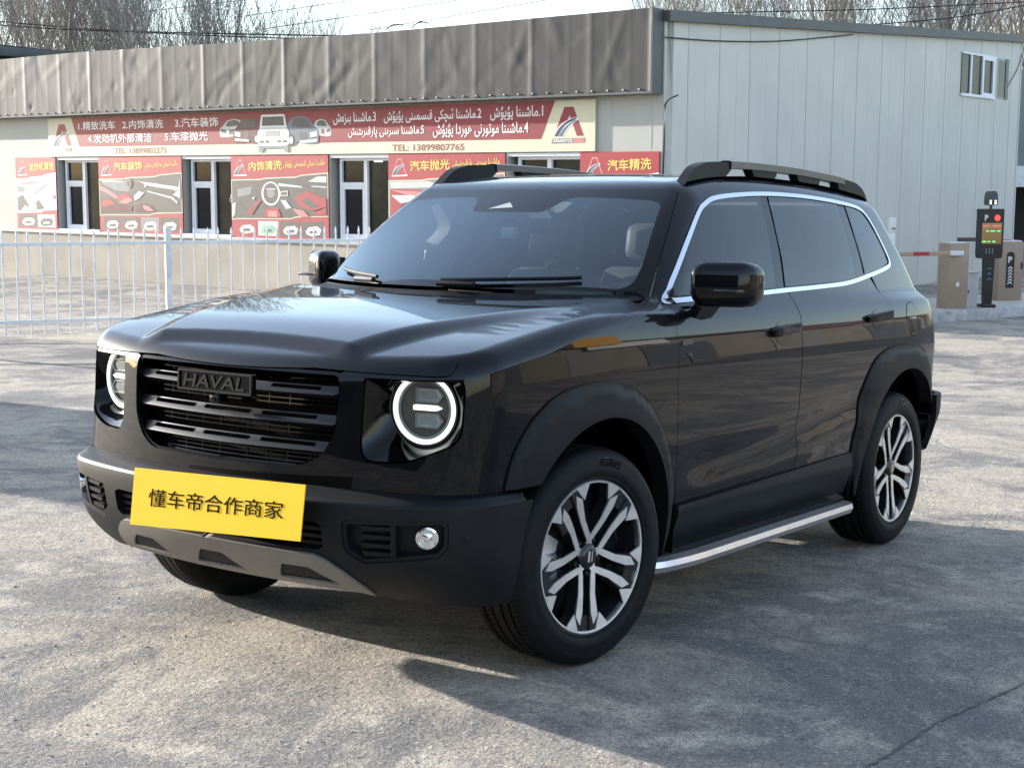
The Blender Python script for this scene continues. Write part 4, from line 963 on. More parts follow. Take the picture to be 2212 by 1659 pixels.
# --- hood: side wall above the shut line + top, meeting on the ridge
ur = list(np.linspace(UM, .335, 170))
rp = P_uz(np.array(ur), np.array([rz(u) for u in ur]))
hs = [(u, z+.0034) for u, z in shut]+[(u, rz(u)) for u in ur[::-1]]
S1 = surf(hs, [], h=.009, lip=0., dd=9)
def hood_end(y): return .125+.215*(abs(y)/.80)**2
hy = np.linspace(rp[-1][1], 0, 16)[1:]
ht = [(p[0], p[1]) for p in rp]+[(hood_end(y), y) for y in hy]+[(x, 0) for x in np.linspace(hood_end(0), rp[0][0], 40)[1:-1]]
ci = np.array([-.2, 0.])
HX_ = [tuple(np.array(p[:2])*(1-k*.012/.75)+ci*(k*.012/.75)) for p in rp[::1] for k in range(1, 9)]
S2 = surf(ht, [], 'xy', h=.0105, lip=.0, dd=9)
# folded lower edge of the hood
S3 = surf([(u, z+.004) for u, z in shut]+[(u, z+.011) for u, z in shut[::-1]], [], h=.03, lip=.02, dd=9)
panel('hood', merge([S1, S2]), M_paint, CAR, 'join')
# --- cowl, windscreen, roof
def ws_low(y): return .215+.272*(abs(y)/.75)**2
def ws_top(y): return .878+.083*(abs(y)/.62)**2
wsy = crv([(.505, -.788), (.58, -.766), (.768, -.708), (.90, -.662), (.962, -.638)], 5)
yl = [wsy[0][1]*k for k in np.linspace(0, 1, 14)]
ws = [(ws_low(y), y) for y in yl][:-1]+wsy+[(ws_top(y), y) for y in np.linspace(-.60, 0, 12)]+[(x, 0) for x in np.linspace(ws_top(0), ws_low(0), 24)[1:-1]]
panel('cowl', surf([(hood_end(y)+.010, y) for y in np.linspace(-.785, 0, 12)]+[(ws_low(y)-.003, y) for y in np.linspace(0, -.775, 12)], [], 'xy', off=-.012, h=.03, lip=.02), M_plastic, CAR, 'join')
# the black band printed round the screen, with its sensor window
frit_in_near = rnd([(.252, 0), (.262, -.314), (.405, -.60), (.452, -.69), (.497, -.722), (.573, -.716), (.862, -.622), (.872, -.585), (.828, -.225), (.71, -.172), (.705, 0)], [0, .1, .1, .04, .04, .05, .05, .04, .04, .03, 0])
panel_shield = None
frit_in = frit_in_near+[(x, -y) for x, y in frit_in_near[::-1][1:-1]]
S_ws = surf(frit_in_near+[(x, 0) for x in np.linspace(.705, .252, 20)[1:-1]], [], 'xy', h=.03, lip=0.)
WSC = panel('windscreen', S_ws, M_shield, CAR, 'join')[0]
S_fr = surf([(ws_low(y), y) for y in yl][1:-1]+wsy+[(ws_top(y), y) for y in np.linspace(-.60, 0, 12)]+[p for p in frit_in_near[::-1]]+[(ws_low(0), 0)], [], 'xy', off=.0, h=.03, lip=0.)
panel('screen_band', S_fr, M_gloss, WSC, 'join')
panel('sensor_window', surf(rnd([(.728, .105), (.776, .030), (.737, -.012)], .004), [], 'xy', off=.0012, h=.03, lip=0.), M_wht1, WSC, 'near')
rt = [(ws_top(y)-.004, y) for y in np.linspace(0, -.625, 12)]+[(x-.003, y-.004) for x, y in wsy[::-1]]
base = [(.36, P_uz(np.array([.36]), np.array([rz(.36)]))[0][1])]
ru2 = [u for u in RU if .37 < u < 3.6]
rp2 = P_uz(np.array(ru2), np.array([rz(u) for u in ru2]))
roofp = rt+[(.475, -.792)]+[(p[0], p[1]) for p in rp2]+[(rp2[-1][0], y) for y in np.linspace(rp2[-1][1], 0, 12)[1:]]+[(x, 0) for x in np.linspace(rp2[-1][0], ws_top(0), 50)[1:-1]]
S_roof = surf(roofp, [], 'xy', h=.045, lip=.0, dd=.05)
panel('roof', S_roof, M_paint, CAR, 'join')
panel('headliner', surf([(.95, 0), (.99, -.57), (2.9, -.56), (2.9, 0)], [], 'xy', off=-.035, h=.1, lip=0), M_liner, CAR, 'join')
# rear screen and rear lamps (rear face)
panel('rear_screen', surf(rnd([(VC-.08, 1.26), (VM, 1.26), (VM, 1.54), (VC-.02, 1.54)], [.05, 0, 0, .05]), off=.004, lip=.01), M_tint, CAR, 'join')
M_tail = pbr('red_tail_lamp', (.25, .01, .01), rough=.15, coat=.5, vary=.1)
panel('tail_lamp', surf(rnd([(VC-.20, .86), (VC-.06, .86), (VC-.06, 1.10), (VC-.20, 1.10)], .03), off=.006, lip=.02), M_tail, CAR, 'pair')
# --- doors and glass
G = .0028
door_f = [(u+G, z) for u, z in D1[::-1]]+[(u, belt(u)+.004) for u in np.linspace(.545, 1.538, 14)]+[(u-G, z) for u, z in D2]
door_r = [(u+G, z) for u, z in D2[::-1]]+[(u, belt(u)+.004) for u in np.linspace(1.555, 2.49, 14)]+[(u-G, z) for u, z in D3t]+[(2.44, .955)]+crv([(2.33, .908), (2.242, .81), (2.195, .68), (2.165, .52), (2.172, .455)], 4)
DF = panel('front_door', surf(door_f, h=.03, lip=.02), M_paint)
DR = panel('rear_door', surf(door_r, h=.03, lip=.02), M_paint)
DI = offset(DLO, .017)
panel('window_trim', surf(DLO, [DI], off=.006, h=.02, lip=.014, dd=.03), M_chrome)
def clip_u(poly, f0, f1):
    """keep the part of a polygon between two slanted lines u=f(z)"""
    def cut(P, f, s):
        o = []
        for i in range(len(P)):
            a, b = P[i], P[(i+1) % len(P)]; da = s*(a[0]-f(a[1])); db = s*(b[0]-f(b[1]))
            if da >= 0: o.append(a)
            if (da >= 0) != (db >= 0):
                t = da/(da-db); o.append((a[0]+(b[0]-a[0])*t, a[1]+(b[1]-a[1])*t))
        return o
    return cut(cut(poly, f0, 1), f1, -1)
ln = lambda a, b: (lambda z: a[0]+(b[0]-a[0])*(z-a[1])/(b[1]-a[1]))
GI = offset(DLO, .022); panes = []
for nm, f0, f1, par in (('side_window', lambda z: 0, ln((1.418, 1.24), (1.583, 1.64)), DF), ('side_window', ln((1.520, 1.24), (1.668, 1.64)), ln((2.300, 1.28), (2.400, 1.64)), DR), ('quarter_window', ln((2.440, 1.30), (2.511, 1.63)), lambda z: 9, CAR)):
    gp = clip_u(GI, f0, f1); panes.append(gp); panel(nm, surf(gp, h=.05, off=.0005, lip=.004, dd=.03), M_tint, par)
panel('window_frame', surf(offset(DLO, .014), [offset(q, .004) for q in panes], h=.04, off=-.004, lip=.01, dd=.03), M_gloss)
# handles with their cups
for (c0, c1, z0, dr) in ((1.262, 1.522, 1.078, DF), (2.272, 2.560, 1.104, DR)):
    cm_ = .42*c0+.58*c1-.02
    panel('handle_cup', surf(circ((cm_-.01, z0-.004), .082, 28, ry=.047), h=.02, off=.0015, lip=0), M_gloss, dr)
    pp = [(u, z0+.016*(u-c0)/(c1-c0)) for u in np.linspace(c0, c1, 15)]
    P = P_uz(np.array([p[0] for p in pp]), np.array([p[1] for p in pp])); N = grad(g_body, P); mb = MB(); V = []; m = len(pp)
    for i in range(m):
        t = i/(m-1); hgt = .036*min(1, .35+6*t*(1-t)*1.2, ); hw = .021*min(1, .55+5*t*(1-t))
        e0 = .002 if 0 < i < m-1 else -.002
        for (a, b) in ((hgt-.020, -hw), (hgt, -hw*.75), (hgt, hw*.75), (hgt-.020, hw)):
            V.append(P[i]+N[i]*max(a, -.002)+np.array([0, 0, b]))
    F = [(i*4+j, i*4+(j+1) % 4, i*4+4+(j+1) % 4, i*4+4+j) for i in range(m-1) for j in range(4)]+[(3, 2, 1, 0), (m*4-4, m*4-3, m*4-2, m*4-1)]
    mb.add(V, F); mbpair('handle', mb, M_paint, dr, 50)
# fuel flap outline and the badge on the front door
fl = circ((2.85, 1.09), .088, 40, ry=.083)
panel('fuel_flap', surf(offset(fl, .003), h=.03, off=.0012, lip=.003), M_paint, CAR, 'near')
panel('fuel_flap_gap', surf(fl, [offset(fl, .0042)], h=.02, off=.0007, lip=0), M_dark, CAR, 'near')
for x0, x1, z0, z1 in ((.532, .612, 1.060, 1.078),):
    panel('door_badge', surf(rnd([(x0, z0), (x1, z0+.004), (x1, z1+.004), (x0, z1)], .004), h=.02, off=.003, lip=.003), M_satin, DF)
panel('door_badge', surf([(.560, 1.028), (.598, 1.034), (.600, .995), (.588, 1.018)], h=.02, off=.003, lip=.003), M_satin, DF)
# --- dark inner shell behind the gaps
sh = [(-.60, .62)]+arc(ARCH, .56, 155, 0, 20)+[(.56, .45), (2.17, .45)]+arc(ARCHR, .56, 170, 30, 20)+[(3.25, .66), (VM, .66), (VM, 1.12), (.40, 1.165), (-.4, 1.07), (-.58, 1.02)]
panel('inner_shell', surf(sh, [], h=.06, off=-.022, lip=0, dd=.06), M_dark, CAR, 'join')
# --- arch flares and sill
def in_arc(c, r, a0, a1, n=40): return arc(c, r, a0, a1, n)
def flare(outc, c, r, a0, a1, name):
    inn = in_arc(c, r, a0, a1)
    dout = lambda u, z: dist_seg(np.stack([np.ravel(u), np.ravel(z)], 1), outc+outc[::-1][:1]).reshape(np.shape(u))
    ocl = outc
    def off(u, z):
        Q = np.stack([np.ravel(np.asarray(u, float)), np.ravel(np.asarray(z, float))], 1); d = np.full(len(Q), 9.)
        for i in range(len(ocl)-1):
            a = np.array(ocl[i]); b = np.array(ocl[i+1]); ab = b-a; t = np.clip(((Q-a)@ab)/max(ab@ab, 1e-12), 0, 1); d = np.minimum(d, np.linalg.norm(Q-(a+t[:, None]*ab), axis=1))
        return (.006+.020*np.clip(d/.045, 0, 1)**.8+.006*np.clip((d-.05)/.06, 0, 1)).reshape(np.shape(u))
    S = surf(outc+inn, [], off=off, h=.025, lip=.06)
    return panel(name, S, M_plastic)
flare(fcur, ARCH, .468, -9, 150, 'wheel_flare') if False else None
flare(fcur[:], ARCH, .468, -9.5, 142, 'wheel_flare')
flare(rcur[:], ARCHR, .482, 36, 189.5, 'wheel_flare')
def sill_off(u, z): return np.where(z > .44, .006+.016*np.clip((.51-z)/.06, 0, 1), .022-.03*np.clip((.44-z)/.16, 0, 1))
sill = [(.552, .285), (2.172, .285), (2.165, .508), (1.4, .490), (.552, .473)]
panel('sill_trim', surf(sill, [], off=sill_off, h=.022, lip=.02), M_plastic)
# --- grille
panel('grille_back', surf([(UM, .69), (-1.28, .69), (-1.15, .80), (-1.15, 1.02), (UM, 1.02)], [], off=-.085, h=.05, lip=0), M_dark, CAR, 'join')
GR = panel('grille_frame', surf([p for p in grille if p[0] > UM-.01][0:], [], off=-.004, h=.03, lip=.07)if False else surf([(UM, .700)]+[p for p in grille if p[0] > UM+.001]+[(UM, 1.008)]+[(UM, .998)]+[p for p in offset(grille, .010) if UM+.02 < p[0]][::-1]+[(UM, .710)], [], off=-.006, h=.03, lip=.06), M_gloss, CAR, 'join')[0]
def bar(z0, z1, centre):
    def off(u, z): return -.010-.022*np.clip((z-z0)/(z1-z0), 0, 1)
    sl0, sl1 = z0+.50*(z1-z0), z0+.88*(z1-z0)
    def slot(y0, y1): return rnd([(UC-.45+y0, sl0), (UC-.45+y1, sl0), (UC-.45+y1, sl1), (UC-.45+y0, sl1)], .004)
    out = [(-1.205, z0+.003), (-1.185, z0+.010), (-1.185, z1-.004), (-1.205, z1)]
    if centre:
        o = [(UM, z0)]+out+[(UM, z1), (UM, sl1), (UM+.10, sl1), (UM+.108, (sl0+sl1)/2), (UM+.10, sl0), (UM, sl0)]
    else: o = [(UM, z0)]+out+[(UM, z1)]
    return surf(o, [slot(.150, .365)] if centre else [slot(.185, .375)], off=off, h=.02, lip=.022)
for z0, z1, c in ((.933, .961, False), (.841, .872, True), (.757, .788, True)):
    panel('grille_bar', bar(z0, z1, c), M_bar, GR, 'join')
mesh = []
for z in (.712, .726, .740, .803, .818, .828, .892, .908, .920, .975, .992):
    w = -1.20 if z > .8 else -1.25
    mesh.append(surf([(UM, z), (w, z), (w, z+.0045), (UM, z+.0045)], [], off=-.058, h=.05, lip=.008, dd=.08))
for k, y in enumerate(np.linspace(.06, .40, 5)):
    for z0, z1 in ((.71, .745), (.80, .832), (.888, .925), (.968, 1.0)):
        mesh.append(surf([(UM+y, z0), (UM+y+.004, z0), (UM+y+.004, z1), (UM+y, z1)], [], off=-.060, h=.05, lip=.008))
panel('grille_mesh', merge(mesh), M_gloss, GR, 'join')
# name badge, image right = -y
def front_f(x0, slope=.0): return lambda a, b, h: (x0-h+slope*abs(a)**2, -a, b)
bf = front_f(-.868)
mb = MB(); bz0, bz1 = .918, .986
fr = rnd([(-.168, bz0), (.166, bz0), (.168, bz1), (-.166, bz1)], .006); fi = offset(fr, .007)
mb.prism(fr, -.012, .004, bf)
BD = mb.build('badge', M_gloss, GR, 25)
mb = MB()
k = len(fr); V = [bf(a, b, .010) for a, b in fr]+[bf(a, b, .010) for a, b in fi]+[bf(a, b, .0) for a, b in fr]+[bf(a, b, .004) for a, b in fi]
F = [(i, (i+1) % k, k+(i+1) % k, k+i) for i in range(k)]+[(2*k+i, 2*k+(i+1) % k, (i+1) % k, i) for i in range(k)]+[(k+i, k+(i+1) % k, 3*k+(i+1) % k, 3*k+i) for i in range(k)]
mk('badge_rim', V, F, M_bar, BD)
def solid_text(V2, F2, f, h0, h1):
    """raised lettering from a flat glyph mesh"""
    n = len(V2); V = [f(a, b, h1) for a, b in V2]+[f(a, b, h0) for a, b in V2]; F = []
    ec = {}
    for q in F2:
        p = [V2[i] for i in q]
        q = tuple(q) if area2(p) > 0 else tuple(q)[::-1]
        F.append(q)
        for i in range(len(q)): ec[(q[i], q[(i+1) % len(q)])] = 1
    for (a, b) in list(ec):
        if (b, a) not in ec: F.append((b, a, a+n, b+n))
    return V, F
V2, F2 = text2d('HAVAL', -.138, .138, .930, .972, bold=.012)
V2[:, 0] += (V2[:, 1]-.95)*.25
V, F = solid_text(V2, F2, bf, .003, .009); mk('badge_lettering', V, F, M_bar, BD)
mb = MB(); mb.box((-.875, -.022, .884), (-.835, .022, .910), .004); mb.lathe([(.0, -.880), (.008, -.880), (.008, -.87)], 'x', (0, 0, .897), 16); mb.build('front_camera', M_gloss, GR)
# --- headlamps: upright lamp units set back in their openings
LN_ = np.array([-math.cos(math.radians(10)), -math.sin(math.radians(10)), 0]); LA_ = np.cross(UPZ, LN_); LC_ = np.array([-.655, -.686, .904])
def lf(a, b, h): return LC_+LA_*a+UPZ*b+LN_*h                # a outwards, b up, h towards the viewer
def lamp_part(name, poly, h0, h1, mat, parent, holes=()):
    if area2(poly) < 0: poly = poly[::-1]
    mb = MB(); ap = list(poly)+sum([list(q) for q in holes], []); T_ = tri(list(poly), [list(q) for q in holes]); n = len(ap)
    mb.v = [tuple(lf(a, b, h1)) for a, b in ap]+[tuple(lf(a, b, h0)) for a, b in ap]
    for q in T_: mb.f += [q, tuple(i+n for i in q[::-1])]
    k = 0
    for L in [poly]+list(holes):
        for i in range(len(L)): j = (i+1) % len(L); mb.f.append((k+i, k+n+i, k+n+j, k+j))
        k += len(L)
    return mbpair(name, mb, mat, parent, 30)
pods = lamp_part('headlight', rnd([(-.235, -.19), (.02, -.185), (.10, -.14), (.135, -.09), (.148, -.02), (.148, .088), (-.235, .088)], .02), -.03, -.004, M_gloss, CAR)
c_ = lambda r, n=56: circ((0, 0), r, n)
# glossy panel running from the opening's edge in to the lamp
pc = np.array([-.818, .904]); po = offset(pod, .004); na = 72; outer_ = []
for k in range(na):
    a = 2*math.pi*k/na; dv = np.array([math.cos(a), math.sin(a)]); best = .12
    for i in range(len(po)):
        p0, p1 = np.array(po[i])-pc, np.array(po[(i+1) % len(po)])-pc; e = p1-p0; dn = dv[0]*e[1]-dv[1]*e[0]
        if abs(dn) < 1e-9: continue
        t = (p0[0]*e[1]-p0[1]*e[0])/dn; s_ = (p0[0]*dv[1]-p0[1]*dv[0])/dn
        if t > 0 and -1e-6 <= s_ <= 1+1e-6: best = t
    outer_.append((pc[0]+dv[0]*best, pc[1]+dv[1]*best))
oa = np.array(outer_); PO3 = P_uz(oa[:, 0], oa[:, 1], g_body, -.010); mb = MB()
for k in range(na):
    a = 2*math.pi*k/na; q = lf(.1155*math.cos(a), .1155*math.sin(a), .002)
    for t in (0, .5, .85, 1): mb.v.append(tuple(PO3[k]*(1-t)+q*t))
for k in range(na):
    j = (k+1) % na
    for i in range(3): mb.f.append((k*4+i, j*4+i, j*4+i+1, k*4+i+1))
mbpair('lamp_panel', mb, M_gloss, pods, 50)
lamp_part('lamp_bezel', arc((0, 0), .1145, 128.2, 411.8, 56)+arc((0, 0), .108, 416.4, 123.6, 56), -.004, .006, M_satin, pods)
LR = lamp_part('light_ring', arc((0, 0), .1075, 123.2, 416.8, 56)+arc((0, 0), .0985, 426, 114, 60), -.004, .010, M_led, pods)
lamp_part('light_guide', arc((0, 0), .098, 113.3, 426.7, 56)+arc((0, 0), .0925, 436.6, 103.4, 60), -.004, .007, M_led2, pods)
lamp_part('lamp_cell', c_(.0925), -.004, -.001, M_lensd, pods)
lamp_part('inner_ring', c_(.0915), -.001, .005, M_lens2, pods, [c_(.084)])
def module(b0, b1, nm, a0, a1, mat, hole=True):
    o = rnd([(a0, b0), (a1-.018, b0), (a1, (b0+b1)/2), (a1-.018, b1), (a0, b1)], .004)
    if hole:
        m = lamp_part(nm, o, -.001, .012, M_lens2, pods, [offset(o, .0035)])
        lamp_part('module_lens', offset(o, .0035), -.001, .006, M_mod, m)
        lamp_part('projector', rnd([(a0+.012, b0+.010), (a1-.030, b0+.010), (a1-.022, (b0+b1)/2), (a1-.030, b1-.010), (a0+.012, b1-.010)], .003), -.001, .0085, M_lens2, m)
    else: lamp_part(nm, o, -.001, .012, mat, pods)
module(.022, .066, 'lamp_module', -.028, .066, None); module(-.056, -.012, 'lamp_module', -.028, .066, None)
module(-.003, .013, 'light_strip', -.036, .060, M_led, False)
# --- front bumper
notch = [(UM, .556), (-1.19, .558), (-1.165, .548), (-1.166, .482), (-1.19, .468), (UM, .459)]
fog = rnd([(-1.078, .575), (-.768, .591), (-.749, .575), (-.747, .505), (-.772, .474), (-1.022, .438), (-1.084, .470), (-1.093, .497), (-1.091, .560)], .012)
bend = [(-.452, .30)]+arc(ARCH, .468, 190, 148.7, 10)
bump = [(UM, .335), (-1.30, .335), (-1.05, .322), (-.80, .305), (-.60, .295)]+bend+[(-.60, .621), (-.9, .620), (-1.2, .620), (UM, .620)]+notch
S_b = surf(bump, [fog], g=g_bump, h=.025, lip=.025)
us = np.concatenate([np.linspace(UM, -1.2, 14), np.linspace(-1.18, -.44, 40)])
rows = []
b0 = P_uz(us, .620, g_bump); nb = grad(g_bump, b0); nb[:, 2] = 0; nb /= np.linalg.norm(nb, axis=1, keepdims=True)
tb = P_uz(us, .657, g_body, .002)
for t, dz, dn in ((0, 0, 0), (.0, .008, .003), (0, .013, .009)): rows.append(b0-nb*dn+np.array([0, 0, dz]))
e0 = rows[-1]
for t in (.4, 1.0): rows.append(e0*(1-t)+tb*t)
rows.append(tb-np.array([0, 0, .03]))
nr = len(us); V = np.vstack(rows); F = [(r*nr+i, r*nr+i+1, (r+1)*nr+i+1, (r+1)*nr+i) for r in range(len(rows)-1) for i in range(nr-1)]
bl = np.zeros_like(V)
for f in F:
    n = np.cross(V[f[1]]-V[f[0]], V[f[3]]-V[f[0]])
    for i in f: bl[i] += n
bl /= np.maximum(np.linalg.norm(bl, axis=1, keepdims=True), 1e-12)
BU = panel('front_bumper', merge([S_b, (V, bl, F)]), M_plastic, CAR, 'join')[0]
panel('fog_pocket', surf(offset(fog, -.004), [], g=g_bump, off=-.035, h=.03, lip=0), M_plastic, BU)
panel('fog_surround', surf(offset(fog, -.001), [offset(fog, .014)], g=g_bump, off=-.006, h=.02, lip=.03), M_plastic, BU)
fl_ = []
for z in (.555, .528, .501, .474):
    fl_.append(surf([(-1.02, z-.010), (-.925, z-.006), (-.925, z+.006), (-1.03, z+.004)], [], g=g_bump, off=-.012, h=.02, lip=.02))
fl_.append(surf([(-.925, .458), (-.908, .460), (-.908, .579), (-.925, .578)], [], g=g_bump, off=-.008, h=.02, lip=.025))
panel('fog_louvre', merge(fl_), M_plastic, BU)
fz = frame_at(-.812, .535, g_bump, -.012)
def lathe_at(fr, prof, n=28):
    """turned part standing on a surface frame; prof = (radius, height)"""
    P, a, b, nn = fr; mb = MB(); m = len(prof)
    for r, hh in prof:
        for j in range(n):
            t = 2*math.pi*j/n; mb.v.append(tuple(P+a*r*math.cos(t)+b*r*math.sin(t)+nn*hh))
    for i in range(m-1):
        for j in range(n): mb.f.append((i*n+j, i*n+(j+1) % n, (i+1)*n+(j+1) % n, (i+1)*n+j))
    mb.f.append(tuple((m-1)*n+j for j in range(n))); return mb
mbpair('fog_light', lathe_at(fz, [(.034, -.02), (.034, .004), (.028, .006), (.027, .001), (.016, .000), (.006, .006)]), M_reflector, BU)
for u, z in ((-.688, .528), (-1.30, .62)):
    pass
mbpair('parking_sensor', lathe_at(frame_at(-.690, .530, g_bump, .0), [(.011, -.002), (.011, .002), (.008, .003)]), M_plastic, BU)
panel('lower_grille', surf([(UM, .565), (-1.155, .565), (-1.155, .45), (UM, .45)], [], g=g_bump, off=-.05, h=.05, lip=0), M_dark, BU, 'join')
lg = [surf([(UM, z), (-1.17, z), (-1.17, z+.012), (UM, z+.012)], [], g=g_bump, off=-.022, h=.04, lip=.02) for z in (.480, .503, .527)]
panel('lower_louvre', merge(lg), M_plastic, BU, 'join')
# skid plate with three slanted recesses
sk_t = [(UM, .456), (-1.205, .452), (-1.172, .440), (-1.113, .402), (-1.035, .335), (-1.02, .315)]
sk = [(UM, .331), (-1.30, .330), (-1.08, .326), (-1.02, .318)]+sk_t[::-1][1:]
def dia(c): return rnd([(c-.115, .350), (c-.07, .405), (c+.03, .405), (c+.115, .350)], .008)
dl = dia(-1.272)
half_d = [(UM, .392), (UM+.02, .392), (UM+.085, .345), (UM, .345)]
sk_o = [p for p in sk if p[0] > UM+.001]
skid = [(UM, .331)]+sk_o+[(UM, .456)]+[(UM, .408), (UM+.05, .408), (UM+.115, .350), (UM, .350)]
SKP = panel('skid_plate', surf(skid, [dl], g=g_bump, off=.010, h=.025, lip=.022), M_skid, BU, 'join')[0]
panel('skid_recess', surf(offset(dl, -.006), [], g=g_bump, off=-.006, h=.03, lip=0), M_plastic, SKP, 'pair')
panel('skid_recess', surf([(UM, .335), (UM+.125, .335), (UM+.125, .415), (UM, .415)], [], g=g_bump, off=-.006, h=.03, lip=0), M_plastic, SKP, 'join')
panel('skid_vent', surf([(UM, .362), (UM+.070, .362), (UM+.030, .392), (UM, .392)], [], g=g_bump, off=-.0045, h=.03, lip=0), M_dark, SKP, 'join')
panel('skid_vent', surf(rnd([(-1.272-.060, .362), (-1.272+.070, .362), (-1.272+.025, .392), (-1.272-.050, .392)], .004), [], g=g_bump, off=-.0045, h=.03, lip=0), M_dark, SKP, 'pair')
# undertray
mb = MB(); mb.box((-.38, -.58, .27), (3.3, .58, .33)); mb.box((-.30, -.40, .24), (.5, .45, .28)); mb.box((1.0, -.2, .22), (3.0, .2, .28)); mb.box((.6, -.80, .26), (2.1, .80, .40)); mb.build('undertray', M_dark, CAR)
mb = MB(); mb.box((-.66, -.40, .42), (-.50, .40, .96)); mb.box((-.50, -.60, .33), (-.20, .60, .95)); mb.build('engine_bay', M_dark, CAR)
for c in (ARCH, ARCHR):
    mb = MB(); n = 30; r = .53
    a0, a1 = ((-8, 170) if c is ARCH else (24, 190))
    for i in range(n+1):
        t = math.radians(a0+(a1-a0)*i/n)
        for y in (-.905, -.56): mb.v.append((c[0]+r*math.cos(t), y, c[1]+r*math.sin(t)))
    for i in range(n): mb.f.append((2*i, 2*i+1, 2*i+3, 2*i+2))
    mb.f.append(tuple(2*i+1 for i in range(n+1)))
    mbpair('wheel_well', mb, M_dark)
# rear bumper
rb = [(3.165, .60), (3.145, .50), (3.135, .43), (3.20, .41), (3.40, .40), (VM, .40), (VM, .70), (3.16, .70)]
panel('rear_bumper', surf(rb, [], g=g_bump, h=.03, lip=.03), M_plastic, CAR, 'join')
# --- number plate card, as tilted as it hangs
PQ = [np.array(p) for p in ((-.958, .281, .655), (-.958, -.475, .6825), (-.958, -.456, .5095), (-.958, .304, .465))]   # corners: top-left .. seen from the front
def pf(a, b, h):
    s, t = a, b
    p = PQ[3]*(1-s)*(1-t)+PQ[2]*s*(1-t)+PQ[1]*s*t+PQ[0]*(1-s)*t; return p+np.array([-h, 0, 0])
mb = MB(); mb.prism([(0, 0), (1, 0), (1, 1), (0, 1)], -.004, 0, pf)
PLC = mb.build('number_plate_cover', M_yellow, CAR, 20)
V2, F2 = text2d('懂车帝合作商家', .105, .895, .355, .665, bold=0.)
V, F = solid_text(V2, F2, pf, .0002, .0012); mk('lettering', V, F, M_ink, PLC)
# --- roof rails
rail_t = crv([(.985, 1.630), (1.05, 1.676), (1.122, 1.728), (1.20, 1.751), (1.30, 1.762), (1.568, 1.772), (2.025, 1.774), (2.45, 1.762), (2.70, 1.748), (2.80, 1.735), (2.88, 1.706), (2.935, 1.66)], 4)
yr = .600
rail_b = [(x, float(T(np.array(x), np.array(yr)))-.004) for x in np.linspace(2.935, .985, 30)]
def rf(a, b, h): return (a, -yr-.022*h-.10*max(0, 1.25-a)*.35+.05*max(0, a-2.6)*.4, b)
holes = [rnd(p, .008) for p in ([(1.395, 1.7065), (1.665, 1.7135), (1.63, 1.748), (1.455, 1.746)], [(1.855, 1.7155), (2.115, 1.7135), (2.085, 1.750), (1.885, 1.750)], [(2.325, 1.708), (2.57, 1.698), (2.54, 1.742), (2.35, 1.745)])]
ro = rail_t+[(x, z) for x, z in rail_b[1:-1]]
if area2(ro) < 0: ro = ro[::-1]
T3 = tri(ro, holes); allp = ro+sum(holes, []); n = len(allp); mb = MB()
mb.v = [tuple(rf(a, b, 1)) for a, b in allp]+[tuple(rf(a, b, -1)) for a, b in allp]
for q in T3: mb.f += [q, tuple(i+n for i in q[::-1])]
s = 0
for L in [ro]+holes:
    for i in range(len(L)): j = (i+1) % len(L); mb.f.append((s+i, s+n+i, s+n+j, s+j))
    s += len(L)
RL = mbpair('roof_rail', mb, M_plastic, CAR, 30)
mb = MB(); xs = np.linspace(1.43, 2.62, 30); zt = [lerp_on(rail_t, x) for x in xs]
for x, z in zip(xs, zt):
    for dh, dz in ((1.25, -.026), (1.25, .002), (.6, .006), (-.6, .006), (-1.25, .002), (-1.25, -.026)): mb.v.append(tuple(rf(x, z+dz, dh)))
m = 6
for i in range(29):
    for j in range(m): mb.f.append((i*m+j, i*m+(j+1) % m, (i+1)*m+(j+1) % m, (i+1)*m+j))
mbpair('rail_bar', mb, M_rail, RL, 40)
# --- door mirrors
def blob(f, nu=20, nv=12):
    pass
mb = MB(); bm = bmesh.new(); bmesh.ops.create_cube(bm, size=1)
for v in bm.verts: v.co = Vector((v.co.x*.155, v.co.y*.200, v.co.z*.165))
bmesh.ops.bevel(bm, geom=bm.edges[:], offset=.05, segments=5, affect='EDGES', profile=.5)
for v in bm.verts:
    c = v.co; c.x *= 1-.9*max(0, -c.y)*1.2; c.z *= 1+.25*c.y*0; c.x += .62*(-c.y)
    v.co = c+Vector((.724, -.992, 1.281))
bm.verts.index_update(); mb.add([v.co for v in bm.verts], [[v.index for v in f.verts] for f in bm.faces]); bm.free()
MI = mbpair('door_mirror', mb, M_paint, CAR, 60)
mb = MB(); mb.add([(.66, -.86, 1.10), (.80, -.86, 1.115), (.77, -.955, 1.215), (.66, -.935, 1.215), (.66, -.86, 1.16), (.80, -.86, 1.17), (.77, -.935, 1.245), (.66, -.915, 1.245)], [(0, 1, 2, 3), (7, 6, 5, 4), (0, 4, 5, 1), (1, 5, 6, 2), (2, 6, 7, 3), (3, 7, 4, 0)])
mb.box((.60, -.875, 1.105), (.79, -.845, 1.20), .01)
mbpair('mirror_arm', mb, M_gloss, MI, 30)
mb = MB(); mb.box((.640, -1.070, 1.252), (.72, -.93, 1.264), .003); mbpair('mirror_lamp', mb, M_satin, MI)
mb = MB(); mb.box((.798, -1.055, 1.225), (.803, -.935, 1.335), .002); mbpair('mirror_glass', mb, M_reflector, MI)
